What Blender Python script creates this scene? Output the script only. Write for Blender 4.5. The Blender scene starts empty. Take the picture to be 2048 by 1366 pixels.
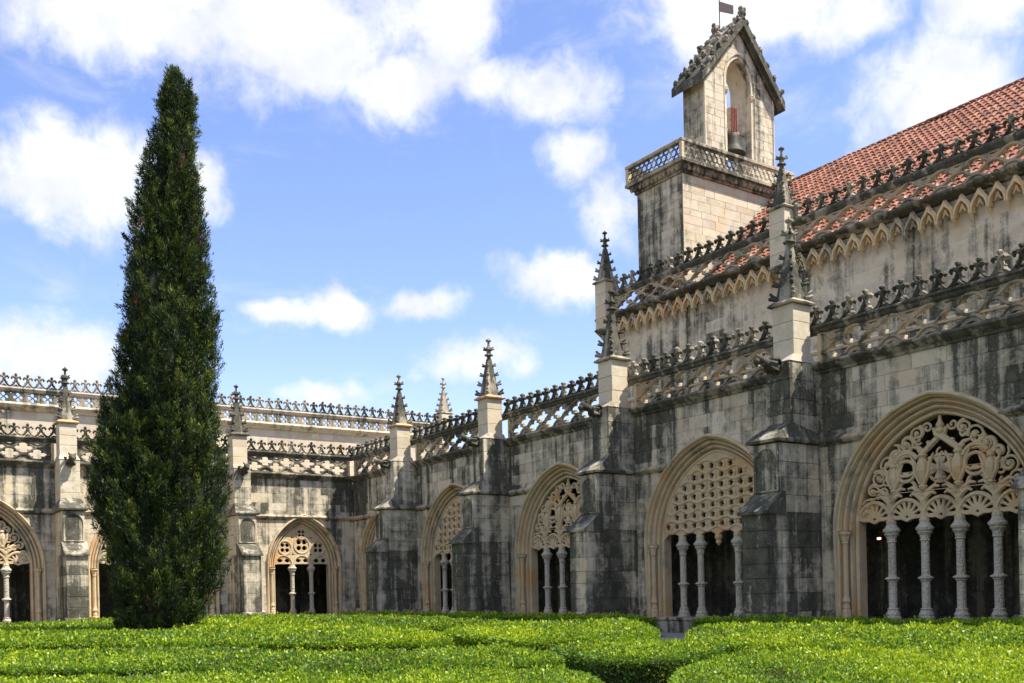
import bpy, bmesh, math, random
import numpy as np
from mathutils import Matrix, Vector
R = math.radians
random.seed(7); rng = np.random.default_rng(7)
sc = bpy.context.scene
C = sc.collection

# ------------------------------------------------------------------ camera
CAM = Vector((-22.464, -46.878, 1.445)); YAW = 0.6016; ROLL = 0.022
fw = Vector((math.sin(YAW), math.cos(YAW), 0)); rt = Vector((math.cos(YAW), -math.sin(YAW), 0)); upv = Vector((0, 0, 1))
cr, sr = math.cos(ROLL), math.sin(ROLL)
cx_ = rt*cr - upv*sr; cy_ = rt*sr + upv*cr; cz_ = -fw
cd = bpy.data.cameras.new('camera'); cam = bpy.data.objects.new('camera', cd); C.objects.link(cam)
M = Matrix((cx_, cy_, cz_)).transposed().to_4x4(); M.translation = CAM
cam.matrix_world = M
cd.sensor_width = 36; cd.lens = 2010/2048*36; cd.shift_y = (1181.2-683)/2048
cd.clip_start = 0.1; cd.clip_end = 6000
sc.camera = cam
# ------------------------------------------------------------------ sky and sun
SUN = Vector((0.42, -0.47, 1.0)).normalized()
EL = math.asin(SUN.z); AZ = math.atan2(SUN.x, SUN.y)
SKY_STRENGTH = 0.12
world = bpy.data.worlds.new('World'); sc.world = world; world.use_nodes = True
world.cycles.sampling_method = 'MANUAL'; world.cycles.sample_map_resolution = 512
sl = bpy.data.lights.new('sun', 'SUN'); sl.energy = 4.4; sl.angle = R(0.53); sl.color = (1.0, 0.95, 0.87)
sun = bpy.data.objects.new('sun', sl); C.objects.link(sun)
sun.rotation_euler = SUN.to_track_quat('Z', 'Y').to_euler()
sun.location = (10, -60, 60)
sc.view_settings.view_transform = 'Standard'; sc.view_settings.look = 'None'
sc.view_settings.gamma = 1; sc.view_settings.use_curve_mapping = False
sc.view_settings.exposure = 1.0
sc.cycles.max_bounces = 6; sc.cycles.diffuse_bounces = 4; sc.cycles.glossy_bounces = 2; sc.cycles.transmission_bounces = 3; sc.cycles.use_denoising = True

class NT:
    """small helper to write node trees"""
    def __init__(s, tree): s.t = tree; tree.nodes.clear()
    def n(s, typ, ins=None, **kw):
        nd = s.t.nodes.new(typ)
        for k, v in kw.items(): setattr(nd, k, v)
        for k, v in (ins or {}).items():
            sock = nd.inputs[k]
            if isinstance(v, bpy.types.NodeSocket): s.t.links.new(v, sock)
            else: sock.default_value = v
        return nd
    def m(s, op, a, b=0.0, c=0.0, clamp=False):
        nd = s.n('ShaderNodeMath', {0: a, 1: b, 2: c}, operation=op, use_clamp=clamp); return nd.outputs[0]
    def mix(s, f, a, b, typ='MIX'):
        nd = s.n('ShaderNodeMix', data_type='RGBA', blend_type=typ)
        for i, v in ((0, f), (6, a), (7, b)):
            if isinstance(v, bpy.types.NodeSocket): s.t.links.new(v, nd.inputs[i])
            else: nd.inputs[i].default_value = v
        return nd.outputs[2]
    def ss(s, v, lo, hi, o0=0.0, o1=1.0):
        nd = s.n('ShaderNodeMapRange', {'Value': v, 'From Min': lo, 'From Max': hi, 'To Min': o0, 'To Max': o1}, interpolation_type='SMOOTHSTEP'); return nd.outputs[0]
    def noise(s, vec, scale, detail=5, rough=0.55, dist=0.0):
        nd = s.n('ShaderNodeTexNoise', {'Vector': vec, 'Scale': scale, 'Detail': detail, 'Roughness': rough, 'Distortion': dist}); return nd.outputs[0]

w = NT(world.node_tree)
tc = w.n('ShaderNodeTexCoord').outputs['Generated']
sky = w.n('ShaderNodeTexSky', sky_type='NISHITA', sun_disc=False, sun_elevation=EL, sun_rotation=AZ, altitude=80, air_density=1.0, dust_density=0.35, ozone_density=2.2)
sep = w.n('ShaderNodeSeparateXYZ', {0: tc})
az = w.m('MULTIPLY', w.m('ARCTAN2', sep.outputs[0], sep.outputs[1]), 180/math.pi)
el = w.m('MULTIPLY', w.m('ARCSINE', sep.outputs[2]), 180/math.pi)
# clouds of this sky: azimuth, elevation, half sizes in degrees, weight
CLOUDS = [(15, 29.2, 7.5, 2.6, 1.0), (23, 29.0, 6.0, 2.9, 1.0), (29.0, 26.8, 3.6, 1.8, .85), (31.5, 29.5, 3.0, 3.0, .9), (11.6, 21.3, 4.4, 2.4, 1.0), (17.4, 21.5, 1.9, 1.4, .8),
    (24.8, 15.6, 2.3, 1.0, .95), (22.2, 15.3, 2.2, .7, .8), (29.9, 16.0, 1.9, .8, .75), (37.6, 17.2, 2.4, 1.2, .95), (37.0, 26.3, 3.8, 1.5, .78), (38.4, 23.4, 2.3, 1.5, .75), (33.6, 26.4, 2.5, 1.4, .7),
    (40.2, 20.7, 1.8, 2.2, .72), (48.5, 29.8, 6.0, 2.4, 1.0), (53.5, 28.4, 3.0, 1.6, .75), (58.0, 24.0, 3.6, 3.2, 1.0), (60.5, 28.0, 3.0, 2.0, .9), (10, 12.6, 4.6, 1.6, .85), (32.7, 13.2, 3.1, 1.2, .72), (24.2, 11.2, 3.0, .9, .6),
    ]
warp = w.n('ShaderNodeTexNoise', {'Vector': tc, 'Scale': 9.0, 'Detail': 5.0, 'Roughness': .6})
wsep = w.n('ShaderNodeSeparateColor', {0: warp.outputs[1]})
az2 = w.m('ADD', az, w.m('MULTIPLY', w.m('SUBTRACT', wsep.outputs[0], .5), 5.0))
el2 = w.m('ADD', el, w.m('MULTIPLY', w.m('SUBTRACT', wsep.outputs[1], .5), 3.4))
acc = None
for a, e, sa, se, wt in CLOUDS:
    da = w.m('MULTIPLY', w.m('SUBTRACT', az2, a), 1/sa); de = w.m('MULTIPLY', w.m('SUBTRACT', el2, e), 1/se)
    q = w.m('ADD', w.m('MULTIPLY', da, da), w.m('MULTIPLY', de, de))
    g = w.m('MULTIPLY', w.m('POWER', 2.718, w.m('MULTIPLY', q, -.75)), wt)
    acc = g if acc is None else w.m('MAXIMUM', acc, g)
# the same kind of clouds over the rest of the sky
far = w.ss(w.m('ADD', w.m('MULTIPLY', w.m('ABSOLUTE', w.m('SUBTRACT', az, 34.0)), 1.0), w.m('MULTIPLY', w.m('MAXIMUM', w.m('SUBTRACT', el, 30.0), 0.0), 2.0)), 30.0, 46.0)
gen = w.ss(w.noise(w.n('ShaderNodeMapping', {'Vector': tc, 'Scale': (1, 1, 1.8)}).outputs[0], 2.6, 4, .5), .46, .66)
acc = w.m('MAXIMUM', acc, w.m('MULTIPLY', gen, far))
fine = w.noise(tc, 26.0, 6, .62, .3)
wisp = w.noise(w.n('ShaderNodeMapping', {'Vector': tc, 'Scale': (1, 1, 2.2)}).outputs[0], 7.0, 5, .62, .4)
dens = w.m('ADD', acc, w.m('MULTIPLY', w.m('SUBTRACT', fine, .5), 1.0))
cmask = w.m('MULTIPLY', w.ss(dens, .16, .80), .96)
wmask = w.m('MULTIPLY', w.ss(wisp, .52, .80), .38)
hz = w.ss(el, 0.0, 16.0, .30, 0.0)
mask = w.m('MAXIMUM', w.m('MAXIMUM', cmask, wmask), hz)
shade = w.ss(w.noise(tc, 15.0, 6, .6), .3, .7)
ccol = w.mix(shade, (3.9, 4.0, 4.25, 1), (4.95, 4.95, 4.95, 1))
skyc = w.mix(1.0, sky.outputs[0], (1.04, .98, 1.15, 1), 'MULTIPLY')
col = w.mix(mask, skyc, ccol)
bg = w.n('ShaderNodeBackground', {'Color': col, 'Strength': SKY_STRENGTH})
w.n('ShaderNodeOutputWorld', {'Surface': bg.outputs[0]})

# ------------------------------------------------------------------ materials
def new_mat(name):
    m = bpy.data.materials.new(name); m.use_nodes = True
    return m, NT(m.node_tree)
def finish(nt, bsdf, bump=None):
    if bump is not None: nt.t.links.new(bump, bsdf.inputs['Normal'])
    nt.n('ShaderNodeOutputMaterial', {'Surface': bsdf.outputs[0]})
def bumpn(nt, h, strength, dist):
    return nt.n('ShaderNodeBump', {'Height': h, 'Strength': strength, 'Distance': dist}).outputs[0]

def stone_mat(name, base, ochre, relief=1.0, carved=False, off=0.0, dark=(.056, .052, .036, 1)):
    m, nt = new_mat(name)
    pos = nt.n('ShaderNodeNewGeometry').outputs['Position']
    oi = nt.n('ShaderNodeObjectInfo')
    rnd = oi.outputs['Random']; tint = oi.outputs['Color']; al = oi.outputs['Alpha']
    big = nt.noise(pos, .33, 5, .58, .5)
    stv = nt.n('ShaderNodeMapping', {'Vector': pos, 'Scale': (2.5, 2.5, .13)}).outputs[0]
    streak = nt.noise(stv, 1.0, 6, .6, .15)
    mid = nt.noise(pos, 2.6, 6, .68, .3)
    fine = nt.noise(pos, 16.0, 5, .7)
    c0 = lambda n_, k: nt.m('MULTIPLY', nt.m('SUBTRACT', n_, .5), k)
    v = nt.m('ADD', c0(big, 1.0), c0(streak, 1.45))
    v = nt.m('ADD', v, c0(mid, .75))
    v = nt.m('ADD', v, c0(fine, .55))
    v = nt.m('ADD', nt.m('ADD', v, .5+off), nt.m('MULTIPLY', nt.m('SUBTRACT', al, .5), .85))
    grey = nt.ss(v, .38, .58); blk = nt.ss(v, .585, .715)
    b1 = nt.mix(nt.ss(mid, .35, .7), base, tuple(c*.80 for c in base[:3])+(1,))
    b1 = nt.mix(nt.ss(nt.noise(pos, .9, 4, .6), .48, .74), b1, ochre)
    b1 = nt.mix(nt.ss(rnd, 0, 1, 0, .35), b1, tuple(c*k for c, k in zip(base[:3], (.86, .80, .74)))+(1,))
    b1 = nt.mix(1.0, b1, tint, 'MULTIPLY')
    gcol = nt.mix(nt.ss(fine, .35, .65), (.20, .18, .125, 1), (.37, .33, .24, 1))
    c1 = nt.mix(nt.m('MULTIPLY', grey, .88), b1, gcol)
    dcol = nt.mix(nt.ss(nt.m('ADD', nt.m('MULTIPLY', mid, .7), nt.m('MULTIPLY', fine, .3)), .40, .66), dark, (.14, .13, .092, 1))
    c1 = nt.mix(blk, c1, dcol)
    spots = nt.m('MULTIPLY', nt.ss(nt.noise(pos, 4.5, 5, .75), .60, .68), nt.ss(v, .55, .7))
    c1 = nt.mix(nt.m('MULTIPLY', spots, .45), c1, (.44, .42, .37, 1))
    bs = nt.n('ShaderNodeBsdfPrincipled', {'Base Color': c1, 'Roughness': .9})
    bs.inputs['Specular IOR Level'].default_value = .2
    h = nt.m('ADD', nt.m('MULTIPLY', nt.noise(pos, 34, 5, .75), .5), nt.m('MULTIPLY', mid, .9))
    if carved:
        vo = nt.n('ShaderNodeTexVoronoi', {'Vector': pos, 'Scale': 17.0}).outputs['Distance']
        h = nt.m('ADD', h, nt.m('MULTIPLY', vo, 1.6))
    finish(nt, bs, bumpn(nt, h, .55*relief, .035))
    return m
MAT = {}
MAT['stone'] = stone_mat('limestone', (.68, .59, .43, 1), (.62, .47, .28, 1))
MAT['warm'] = stone_mat('limestone_warm', (.62, .49, .30, 1), (.58, .33, .13, 1), .9, off=-.10)
MAT['carved'] = stone_mat('limestone_carved', (.56, .51, .40, 1), (.50, .43, .31, 1), 1.2, True, -.10)
MAT['crest'] = stone_mat('limestone_lichen', (.44, .375, .29, 1), (.38, .28, .18, 1), 1.2)

def simple(name, c, rough=.8, metal=0.0, var=.3, scale=8.0, bump=.3, spec=.3):
    m, nt = new_mat(name)
    pos = nt.n('ShaderNodeNewGeometry').outputs['Position']
    n1 = nt.noise(pos, scale, 6, .65)
    col = nt.mix(nt.ss(n1, .3, .7), tuple(x*(1-var) for x in c)+(1,), tuple(min(1, x*(1+var)) for x in c)+(1,))
    bs = nt.n('ShaderNodeBsdfPrincipled', {'Base Color': col, 'Roughness': rough, 'Metallic': metal})
    bs.inputs['Specular IOR Level'].default_value = spec
    finish(nt, bs, bumpn(nt, nt.noise(pos, scale*5, 4, .7), bump, .02))
    return m
MAT['iron'] = simple('iron', (.05, .045, .045), .6, .6)
MAT['bronze'] = simple('bronze', (.045, .040, .026), .6, .2, .4)
MAT['wood'] = simple('wood', (.20, .055, .03), .75)
MAT['wood_pale'] = simple('wood_pale', (.42, .34, .26), .8)
MAT['flag'] = simple('painted_iron', (.035, .012, .012), .55)
MAT['gravel'] = simple('gravel', (.33, .31, .28), .95, 0, .3, 14, .6)
MAT['earth'] = simple('earth', (.055, .045, .03), .95, 0, .4, 9, .6)
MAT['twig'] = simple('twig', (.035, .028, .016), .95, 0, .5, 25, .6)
MAT['bark'] = simple('bark', (.12, .085, .06), .95, 0, .4, 12, .8)
MAT['weed'] = simple('weed', (.12, .13, .04), .9)

def tile_mat():
    m, nt = new_mat('terracotta')
    pos = nt.n('ShaderNodeNewGeometry').outputs['Position']
    a = nt.n('ShaderNodeAttribute', attribute_name='tone').outputs['Fac']
    c = nt.n('ShaderNodeValToRGB', {0: a})
    cr_ = c.color_ramp; cr_.elements[0].color = (.11, .045, .028, 1); cr_.elements[1].color = (.42, .19, .11, 1)
    e = cr_.elements.new(.5); e.color = (.27, .095, .05, 1)
    st = nt.ss(nt.noise(pos, 1.6, 6, .7), .56, .74)
    col = nt.mix(nt.m('MULTIPLY', st, .65), c.outputs[0], (.10, .08, .065, 1))
    bs = nt.n('ShaderNodeBsdfPrincipled', {'Base Color': col, 'Roughness': .85})
    finish(nt, bs, bumpn(nt, nt.noise(pos, 30, 4, .7), .4, .02)); return m
MAT['tile'] = tile_mat()

def leaf_mat(name, stops, trans, rough=.45, tcol=None):
    m, nt = new_mat(name)
    a = nt.n('ShaderNodeAttribute', attribute_name='tone').outputs['Fac']
    c = nt.n('ShaderNodeValToRGB', {0: a}); r_ = c.color_ramp
    r_.elements[0].position, r_.elements[0].color = stops[0][0], stops[0][1]+(1,)
    r_.elements[1].position, r_.elements[1].color = stops[-1][0], stops[-1][1]+(1,)
    for p, k in stops[1:-1]: e = r_.elements.new(p); e.color = k+(1,)
    bs = nt.n('ShaderNodeBsdfPrincipled', {'Base Color': c.outputs[0], 'Roughness': rough})
    bs.inputs['Specular IOR Level'].default_value = .3
    tl = nt.n('ShaderNodeBsdfTranslucent', {'Color': nt.mix(1.0, c.outputs[0], (1.5, 1.5, .6, 1), 'MULTIPLY')})
    mx = nt.n('ShaderNodeMixShader', {0: trans, 1: bs.outputs[0], 2: tl.outputs[0]})
    nt.n('ShaderNodeOutputMaterial', {'Surface': mx.outputs[0]}); return m
MAT['box_leaf'] = leaf_mat('box_leaf', [(0, (.15, .085, .025)), (.06, (.045, .11, .03)), (.35, (.105, .20, .020)), (.65, (.21, .31, .010)), (1, (.40, .47, .02))], .30)
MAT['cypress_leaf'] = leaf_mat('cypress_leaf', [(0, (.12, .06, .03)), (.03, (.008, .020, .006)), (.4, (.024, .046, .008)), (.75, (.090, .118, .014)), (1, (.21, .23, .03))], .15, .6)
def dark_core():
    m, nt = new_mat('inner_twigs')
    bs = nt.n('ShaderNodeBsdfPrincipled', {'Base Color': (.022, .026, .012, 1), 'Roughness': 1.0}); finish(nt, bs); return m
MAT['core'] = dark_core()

# ------------------------------------------------------------------ mesh helpers
class MB:
    def __init__(s): s.v = []; s.f = []
    def add(s, vs, fs):
        o = len(s.v); s.v += [tuple(p) for p in vs]; s.f += [tuple(i+o for i in f) for f in fs]; return s
    def box(s, x0, x1, y0, y1, z0, z1):
        return s.add([(x0,y0,z0),(x1,y0,z0),(x1,y1,z0),(x0,y1,z0),(x0,y0,z1),(x1,y0,z1),(x1,y1,z1),(x0,y1,z1)],
                     [(0,3,2,1),(4,5,6,7),(0,1,5,4),(1,2,6,5),(2,3,7,6),(3,0,4,7)])
    def cbox(s, x0, x1, y0, y1, z0, z1, c=.012):
        """box with chamfered edges"""
        lo, hi = (x0, y0, z0), (x1, y1, z1); ix = {}; vs = []
        for a in (0, 1):
            for b in (0, 1):
                for d in (0, 1):
                    sg = (a, b, d)
                    for ax in range(3):
                        p = []
                        for k in range(3):
                            e = hi[k] if sg[k] else lo[k]
                            if k != ax: e += -c if sg[k] else c
                            p.append(e)
                        ix[(sg, ax)] = len(vs); vs.append(p)
        fs = []
        for ax in range(3):
            u, v = [k for k in range(3) if k != ax]
            for side in (0, 1):
                q = []
                for uu, vv in ((0,0),(1,0),(1,1),(0,1)):
                    sg = [0,0,0]; sg[ax] = side; sg[u] = uu; sg[v] = vv; q.append(ix[(tuple(sg), ax)])
                flip = (side == 0) ^ (ax == 1)
                fs.append(q[::-1] if flip else q)
        for ax in range(3):
            u, v = [k for k in range(3) if k != ax]
            for uu in (0,1):
                for vv in (0,1):
                    s0 = [0,0,0]; s1 = [0,0,0]; s0[u]=s1[u]=uu; s0[v]=s1[v]=vv; s1[ax]=1
                    fs.append((ix[(tuple(s0),u)], ix[(tuple(s1),u)], ix[(tuple(s1),v)], ix[(tuple(s0),v)]))
        for a in (0,1):
            for b in (0,1):
                for d in (0,1): fs.append(tuple(ix[((a,b,d),k)] for k in range(3)))
        return s.add(vs, fs)
    def prism(s, poly, x0, x1):
        """profile poly of (y,z) swept along x"""
        n = len(poly)
        vs = [(x0, y, z) for y, z in poly]+[(x1, y, z) for y, z in poly]
        fs = [(i, (i+1)%n, n+(i+1)%n, n+i) for i in range(n)]+[tuple(range(n))[::-1], tuple(range(n, 2*n))]
        return s.add(vs, fs)
    def prismy(s, poly, y0, y1):
        """outline poly of (x,z) swept along y"""
        n = len(poly)
        vs = [(x, y0, z) for x, z in poly]+[(x, y1, z) for x, z in poly]
        fs = [(i, (i+1)%n, n+(i+1)%n, n+i) for i in range(n)]+[tuple(range(n))[::-1], tuple(range(n, 2*n))]
        return s.add(vs, fs)
    def tube(s, path, rad, sides=6, cap=True):
        P = [Vector(p) for p in path]; n = len(P)
        rr = rad if hasattr(rad, '__len__') else [rad]*n
        t0 = (P[1]-P[0]).normalized()
        ref = Vector((0,1,0)) if abs(t0.y) < .9 else Vector((1,0,0))
        vs = []; a = ref
        for i in range(n):
            t = (P[min(i+1,n-1)]-P[max(i-1,0)])
            t = t.normalized() if t.length > 1e-9 else t0
            a = (a-t*a.dot(t)); a = a.normalized() if a.length > 1e-6 else t.orthogonal().normalized()
            b = t.cross(a)
            for k in range(sides):
                an = 2*math.pi*(k+.5)/sides
                vs.append(P[i]+(a*math.cos(an)+b*math.sin(an))*rr[i])
        fs = []
        for i in range(n-1):
            for k in range(sides):
                k2 = (k+1)%sides
                fs.append((i*sides+k, i*sides+k2, (i+1)*sides+k2, (i+1)*sides+k))
        if cap: fs += [tuple(range(sides))[::-1], tuple((n-1)*sides+k for k in range(sides))]
        return s.add(vs, fs)
    def lathe(s, prof, c=(0,0,0), seg=12, rot=0.0):
        vs = []; n = len(prof)
        for r_, z in prof:
            for k in range(seg):
                an = 2*math.pi*k/seg+rot
                vs.append((c[0]+r_*math.cos(an), c[1]+r_*math.sin(an), c[2]+z))
        fs = []
        for i in range(n-1):
            for k in range(seg):
                k2 = (k+1)%seg
                fs.append((i*seg+k, i*seg+k2, (i+1)*seg+k2, (i+1)*seg+k))
        fs += [tuple(range(seg))[::-1], tuple((n-1)*seg+k for k in range(seg))]
        return s.add(vs, fs)
    def blob(s, c, r, seg=8, rings=5, sq=(1,1,1), jit=0.0):
        vs = []; 
        for i in range(1, rings):
            th = math.pi*i/rings
            for k in range(seg):
                an = 2*math.pi*k/seg; j = 1+random.uniform(-jit, jit)
                vs.append((c[0]+r*sq[0]*j*math.sin(th)*math.cos(an), c[1]+r*sq[1]*j*math.sin(th)*math.sin(an), c[2]+r*sq[2]*j*math.cos(th)))
        m = len(vs); vs += [(c[0],c[1],c[2]+r*sq[2]), (c[0],c[1],c[2]-r*sq[2])]
        fs = []
        for i in range(rings-2):
            for k in range(seg):
                k2 = (k+1)%seg; fs.append((i*seg+k, (i+1)*seg+k, (i+1)*seg+k2, i*seg+k2))
        for k in range(seg):
            k2 = (k+1)%seg; fs.append((m, k, k2)); fs.append((m+1, (rings-2)*seg+k2, (rings-2)*seg+k))
        return s.add(vs, fs)
    def mesh(s, name, smooth=False):
        me = bpy.data.meshes.new(name); me.from_pydata(s.v, [], s.f); me.update()
        if smooth: me.polygons.foreach_set('use_smooth', [True]*len(me.polygons))
        return me
def link(name, me, mat=None, parent=None, color=(1,1,1,.4), kind=None):
    o = bpy.data.objects.new(name, me); C.objects.link(o)
    if mat is not None and me is not None and not me.materials: me.materials.append(MAT[mat])
    if parent is not None: o.parent = parent
    o.color = color
    if kind: o['kind'] = kind
    return o
def empty(name, loc=(0,0,0), rz=0, parent=None):
    o = bpy.data.objects.new(name, None); C.objects.link(o); o.location = loc; o.rotation_euler = (0,0,rz)
    o.empty_display_size = .3
    if parent is not None: o.parent = parent
    return o
def tag(o, label=None, cat=None, group=None, kind=None):
    if label: o['label'] = label
    if cat: o['category'] = cat
    if group: o['group'] = group
    if kind: o['kind'] = kind
    return o
def build(name, mb, mat, parent=None, color=(1,1,1,.4), smooth=False, kind=None):
    return link(name, mb.mesh(name, smooth), mat, parent, color, kind)

def fret(name, outers, holes, th, bev=.008):
    """pierced stone plate: outlines and holes of (x,z), thickness th; flat in the XZ plane, centred on y=0"""
    cu = bpy.data.curves.new(name, 'CURVE'); cu.dimensions = '2D'; cu.fill_mode = 'BOTH'
    cu.extrude = th/2-bev; cu.bevel_depth = bev; cu.bevel_resolution = 0
    for pl in list(outers)+list(holes):
        sp = cu.splines.new('POLY'); sp.points.add(len(pl)-1); sp.use_cyclic_u = True
        sp.points.foreach_set('co', [c for x, y in pl for c in (x, y, 0, 1)])
    ob = bpy.data.objects.new(name+'_tmp', cu); C.objects.link(ob)
    dg = bpy.context.evaluated_depsgraph_get()
    me = bpy.data.meshes.new_from_object(ob.evaluated_get(dg)); me.name = name
    bpy.data.objects.remove(ob); bpy.data.curves.remove(cu)
    me.transform(Matrix.Rotation(math.pi/2, 4, 'X')); me.materials.clear(); me.update()
    return me
def join_mesh(name, a, mb):
    """append the MB geometry to mesh a"""
    bm = bmesh.new(); bm.from_mesh(a); t = mb.mesh('t'); bm.from_mesh(t); bpy.data.meshes.remove(t)
    me = bpy.data.meshes.new(name); bm.to_mesh(me); bm.free(); bpy.data.meshes.remove(a); return me
def ell(cx, cz, rx, rz, n=14, a0=0): return [(cx+rx*math.cos(a0+2*math.pi*k/n), cz+rz*math.sin(a0+2*math.pi*k/n)) for k in range(n)]
def quatre(cx, cz, rx, rz, n=32, rot=0):
    out = []
    for k in range(n):
        t = 2*math.pi*k/n; q = .50+.50*abs(math.cos(2*t))**.8
        out.append((cx+rx*q*math.cos(t+rot), cz+rz*q*math.sin(t+rot)))
    return out
def star(cx, cz, r0, r1, pts=6, rot=0, sx=1.0):
    return [(cx+sx*(r0 if k%2 == 0 else r1)*math.cos(rot+math.pi*k/pts), cz+(r0 if k%2 == 0 else r1)*math.sin(rot+math.pi*k/pts)) for k in range(2*pts)]

# ------------------------------------------------------------------ measures of the cloister
S0, B = 6.19, 7.5                       # first buttress from the corner, bay
ZK = 2.83                               # springing of the arches
ARCH_F = dict(w=2.37, rise=2.74); ARCH_C = dict(w=1.42, rise=2.05)
for A in (ARCH_F, ARCH_C):
    A['r'] = (A['w']**2+A['rise']**2)/(2*A['w']); A['c'] = A['r']-A['w']
RING = .53                              # width of the moulded archivolt
SILL = .48
def in_arch(A, x, z, off=0.0):
    if z < ZK: return abs(x) < A['w']+off
    return math.hypot(abs(x)+A['c'], z-ZK) < A['r']+off
def arch_path(A, u, z0, n=16):
    """points (x,z) of the arch line offset by u, from left foot over the apex to right foot; with outward normals"""
    r = A['r']+u; pts = [(-(A['w']+u), z0, -1, 0)]
    a1 = math.acos(A['c']/r)
    for k in range(n+1):
        a = a1*k/n; pts.append((-(r*math.cos(a)-A['c']), ZK+r*math.sin(a)))
    L = [(p[0], p[1]) for p in pts]
    return L+[(-x, z) for x, z in L[::-1][1:]]

def clip(poly, n, d):
    """keep the side n.p >= d"""
    out = []
    for i in range(len(poly)):
        a, b = poly[i], poly[(i+1)%len(poly)]
        da, db = a[0]*n[0]+a[1]*n[1]-d, b[0]*n[0]+b[1]*n[1]-d
        if da >= 0: out.append(a)
        if (da >= 0) != (db >= 0):
            t = da/(da-db); out.append((a[0]+(b[0]-a[0])*t, a[1]+(b[1]-a[1])*t))
    return out
def area(p): return abs(sum(p[i][0]*p[(i+1)%len(p)][1]-p[(i+1)%len(p)][0]*p[i][1] for i in range(len(p))))/2
def inset(poly, c):
    cx = sum(p[0] for p in poly)/len(poly); cz = sum(p[1] for p in poly)/len(poly); out = []
    for x, z in poly:
        dx, dz = cx-x, cz-z; l = math.hypot(dx, dz)+1e-9; k = min(.4, c*1.5/l); out.append((x+dx*k, z+dz*k))
    return out
def stone_piece(poly, proud, gap=.0035, ch=.010, back=.06):
    """an ashlar face block: poly in (x,z), front towards -y"""
    if sum(poly[i][0]*poly[(i+1)%len(poly)][1]-poly[(i+1)%len(poly)][0]*poly[i][1] for i in range(len(poly))) < 0: poly = poly[::-1]
    a = inset(poly, gap); b = inset(poly, gap+ch); n = len(poly); m = MB()
    vs = [(x, -proud, z) for x, z in b]+[(x, -proud+ch*.8, z) for x, z in a]+[(x, back, z) for x, z in a]
    fs = [tuple(range(n))]
    for i in range(n):
        j = (i+1)%n; fs += [(n+i, n+j, j, i), (2*n+i, 2*n+j, n+j, n+i)]
    m.add(vs, fs); return m
def courses(z0, z1, h):
    n = max(1, round((z1-z0)/h)); e = [z0+(z1-z0)*k/n for k in range(n+1)]
    for k in range(1, n): e[k] += random.uniform(-.06, .06)*h/.4
    return e
def ashlar(parent, s0, s1, z0, z1, h, wmin, wmax, stain, arches=(), skip=(), base=None, off=RING-.06, y=0.0, mat='stone', rz=None, tint=None, clean=.1):
    """coursed ashlar on plane y: separate stones, cut round the arches"""
    e = courses(z0, z1, h)
    for a, b in zip(e[:-1], e[1:]):
        x = s0-random.uniform(0, wmax*.5)
        while x < s1:
            wd = random.uniform(wmin, wmax); xa, xb = max(s0, x), min(s1, x+wd); x += wd
            if s1-xb < wmin*.4: xb = s1; x = s1
            if xb-xa < .05: continue
            cuts = [xa, xb]
            for cs, A in arches:
                if xa < cs < xb and in_arch(A, 0, a, off): cuts = [xa, cs, xb]
            for p, q in zip(cuts[:-1], cuts[1:]):
                poly = [(p,a),(q,a),(q,b),(p,b)]
                if any(p >= k0 and q <= k1 and b <= zz for k0, k1, zz in skip): continue
                for cs, A in arches:
                    if len(poly) < 3: break
                    mx = (p+q)/2-cs; sgn = -1 if mx < 0 else 1
                    if a < ZK:
                        if any(abs(px-cs) < A['w']+off for px, pz in poly) and in_arch(A, min(abs(p-cs), abs(q-cs)), a, off):
                            poly = clip(poly, (sgn, 0), sgn*cs+A['w']+off)
                    if len(poly) >= 3 and b > ZK:
                        C0 = (cs-sgn*A['c'], ZK); rr = A['r']+off
                        for _ in range(2):
                            ins = [(px, pz) for px, pz in poly if pz >= ZK-.01 and math.hypot(px-C0[0], pz-C0[1]) < rr-.004 and (px-cs)*sgn > -.01]
                            if not ins: break
                            ang = [math.atan2(max(0, pz-ZK), (px-C0[0])*sgn) for px, pz in poly]
                            t = (min(ang)+max(ang))/2
                            nn = (sgn*math.cos(t), math.sin(t))
                            poly = clip(poly, nn, nn[0]*C0[0]+nn[1]*C0[1]+rr)
                            if len(poly) < 3: break
                if len(poly) < 3 or area(poly) < .012: continue
                st = stain((p+q)/2, (a+b)/2)+random.uniform(-.035, .035)
                if random.random() < clean: st -= random.uniform(.15, .3)
                v = random.uniform(.88, 1.06)
                o = build('stone', stone_piece(poly, random.uniform(.0, .006)), mat, parent, (v, v*random.uniform(.97,1.01), v*random.uniform(.93,1.02), max(0, min(1, st))))
                if y: o.location.y = y
def box_stones(parent, x0, x1, y0, y1, z0, z1, h, stain, split=True, mat='stone', clean=.06):
    """a masonry pier built of solid blocks course by course"""
    e = courses(z0, z1, h)
    for i, (a, b) in enumerate(zip(e[:-1], e[1:])):
        L = y1-y0; cuts = [y0, y1]
        if split and L > 1.0:
            f = (.42, .6)[i%2]+random.uniform(-.06, .06); cuts = [y0, y0+L*f, y1]
        for p, q in zip(cuts[:-1], cuts[1:]):
            st = stain+random.uniform(-.035, .035)
            if random.random() < clean: st = stain-.12
            v = random.uniform(.9, 1.05); j = random.uniform(-.004, .004)
            build('stone', MB().cbox(x0-j, x1+j, p+(.004 if p > y0 else j), q-.004, a+.004, b-.004, .010), mat, parent, (v, v, v*.97, max(0, min(1, st))))

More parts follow.
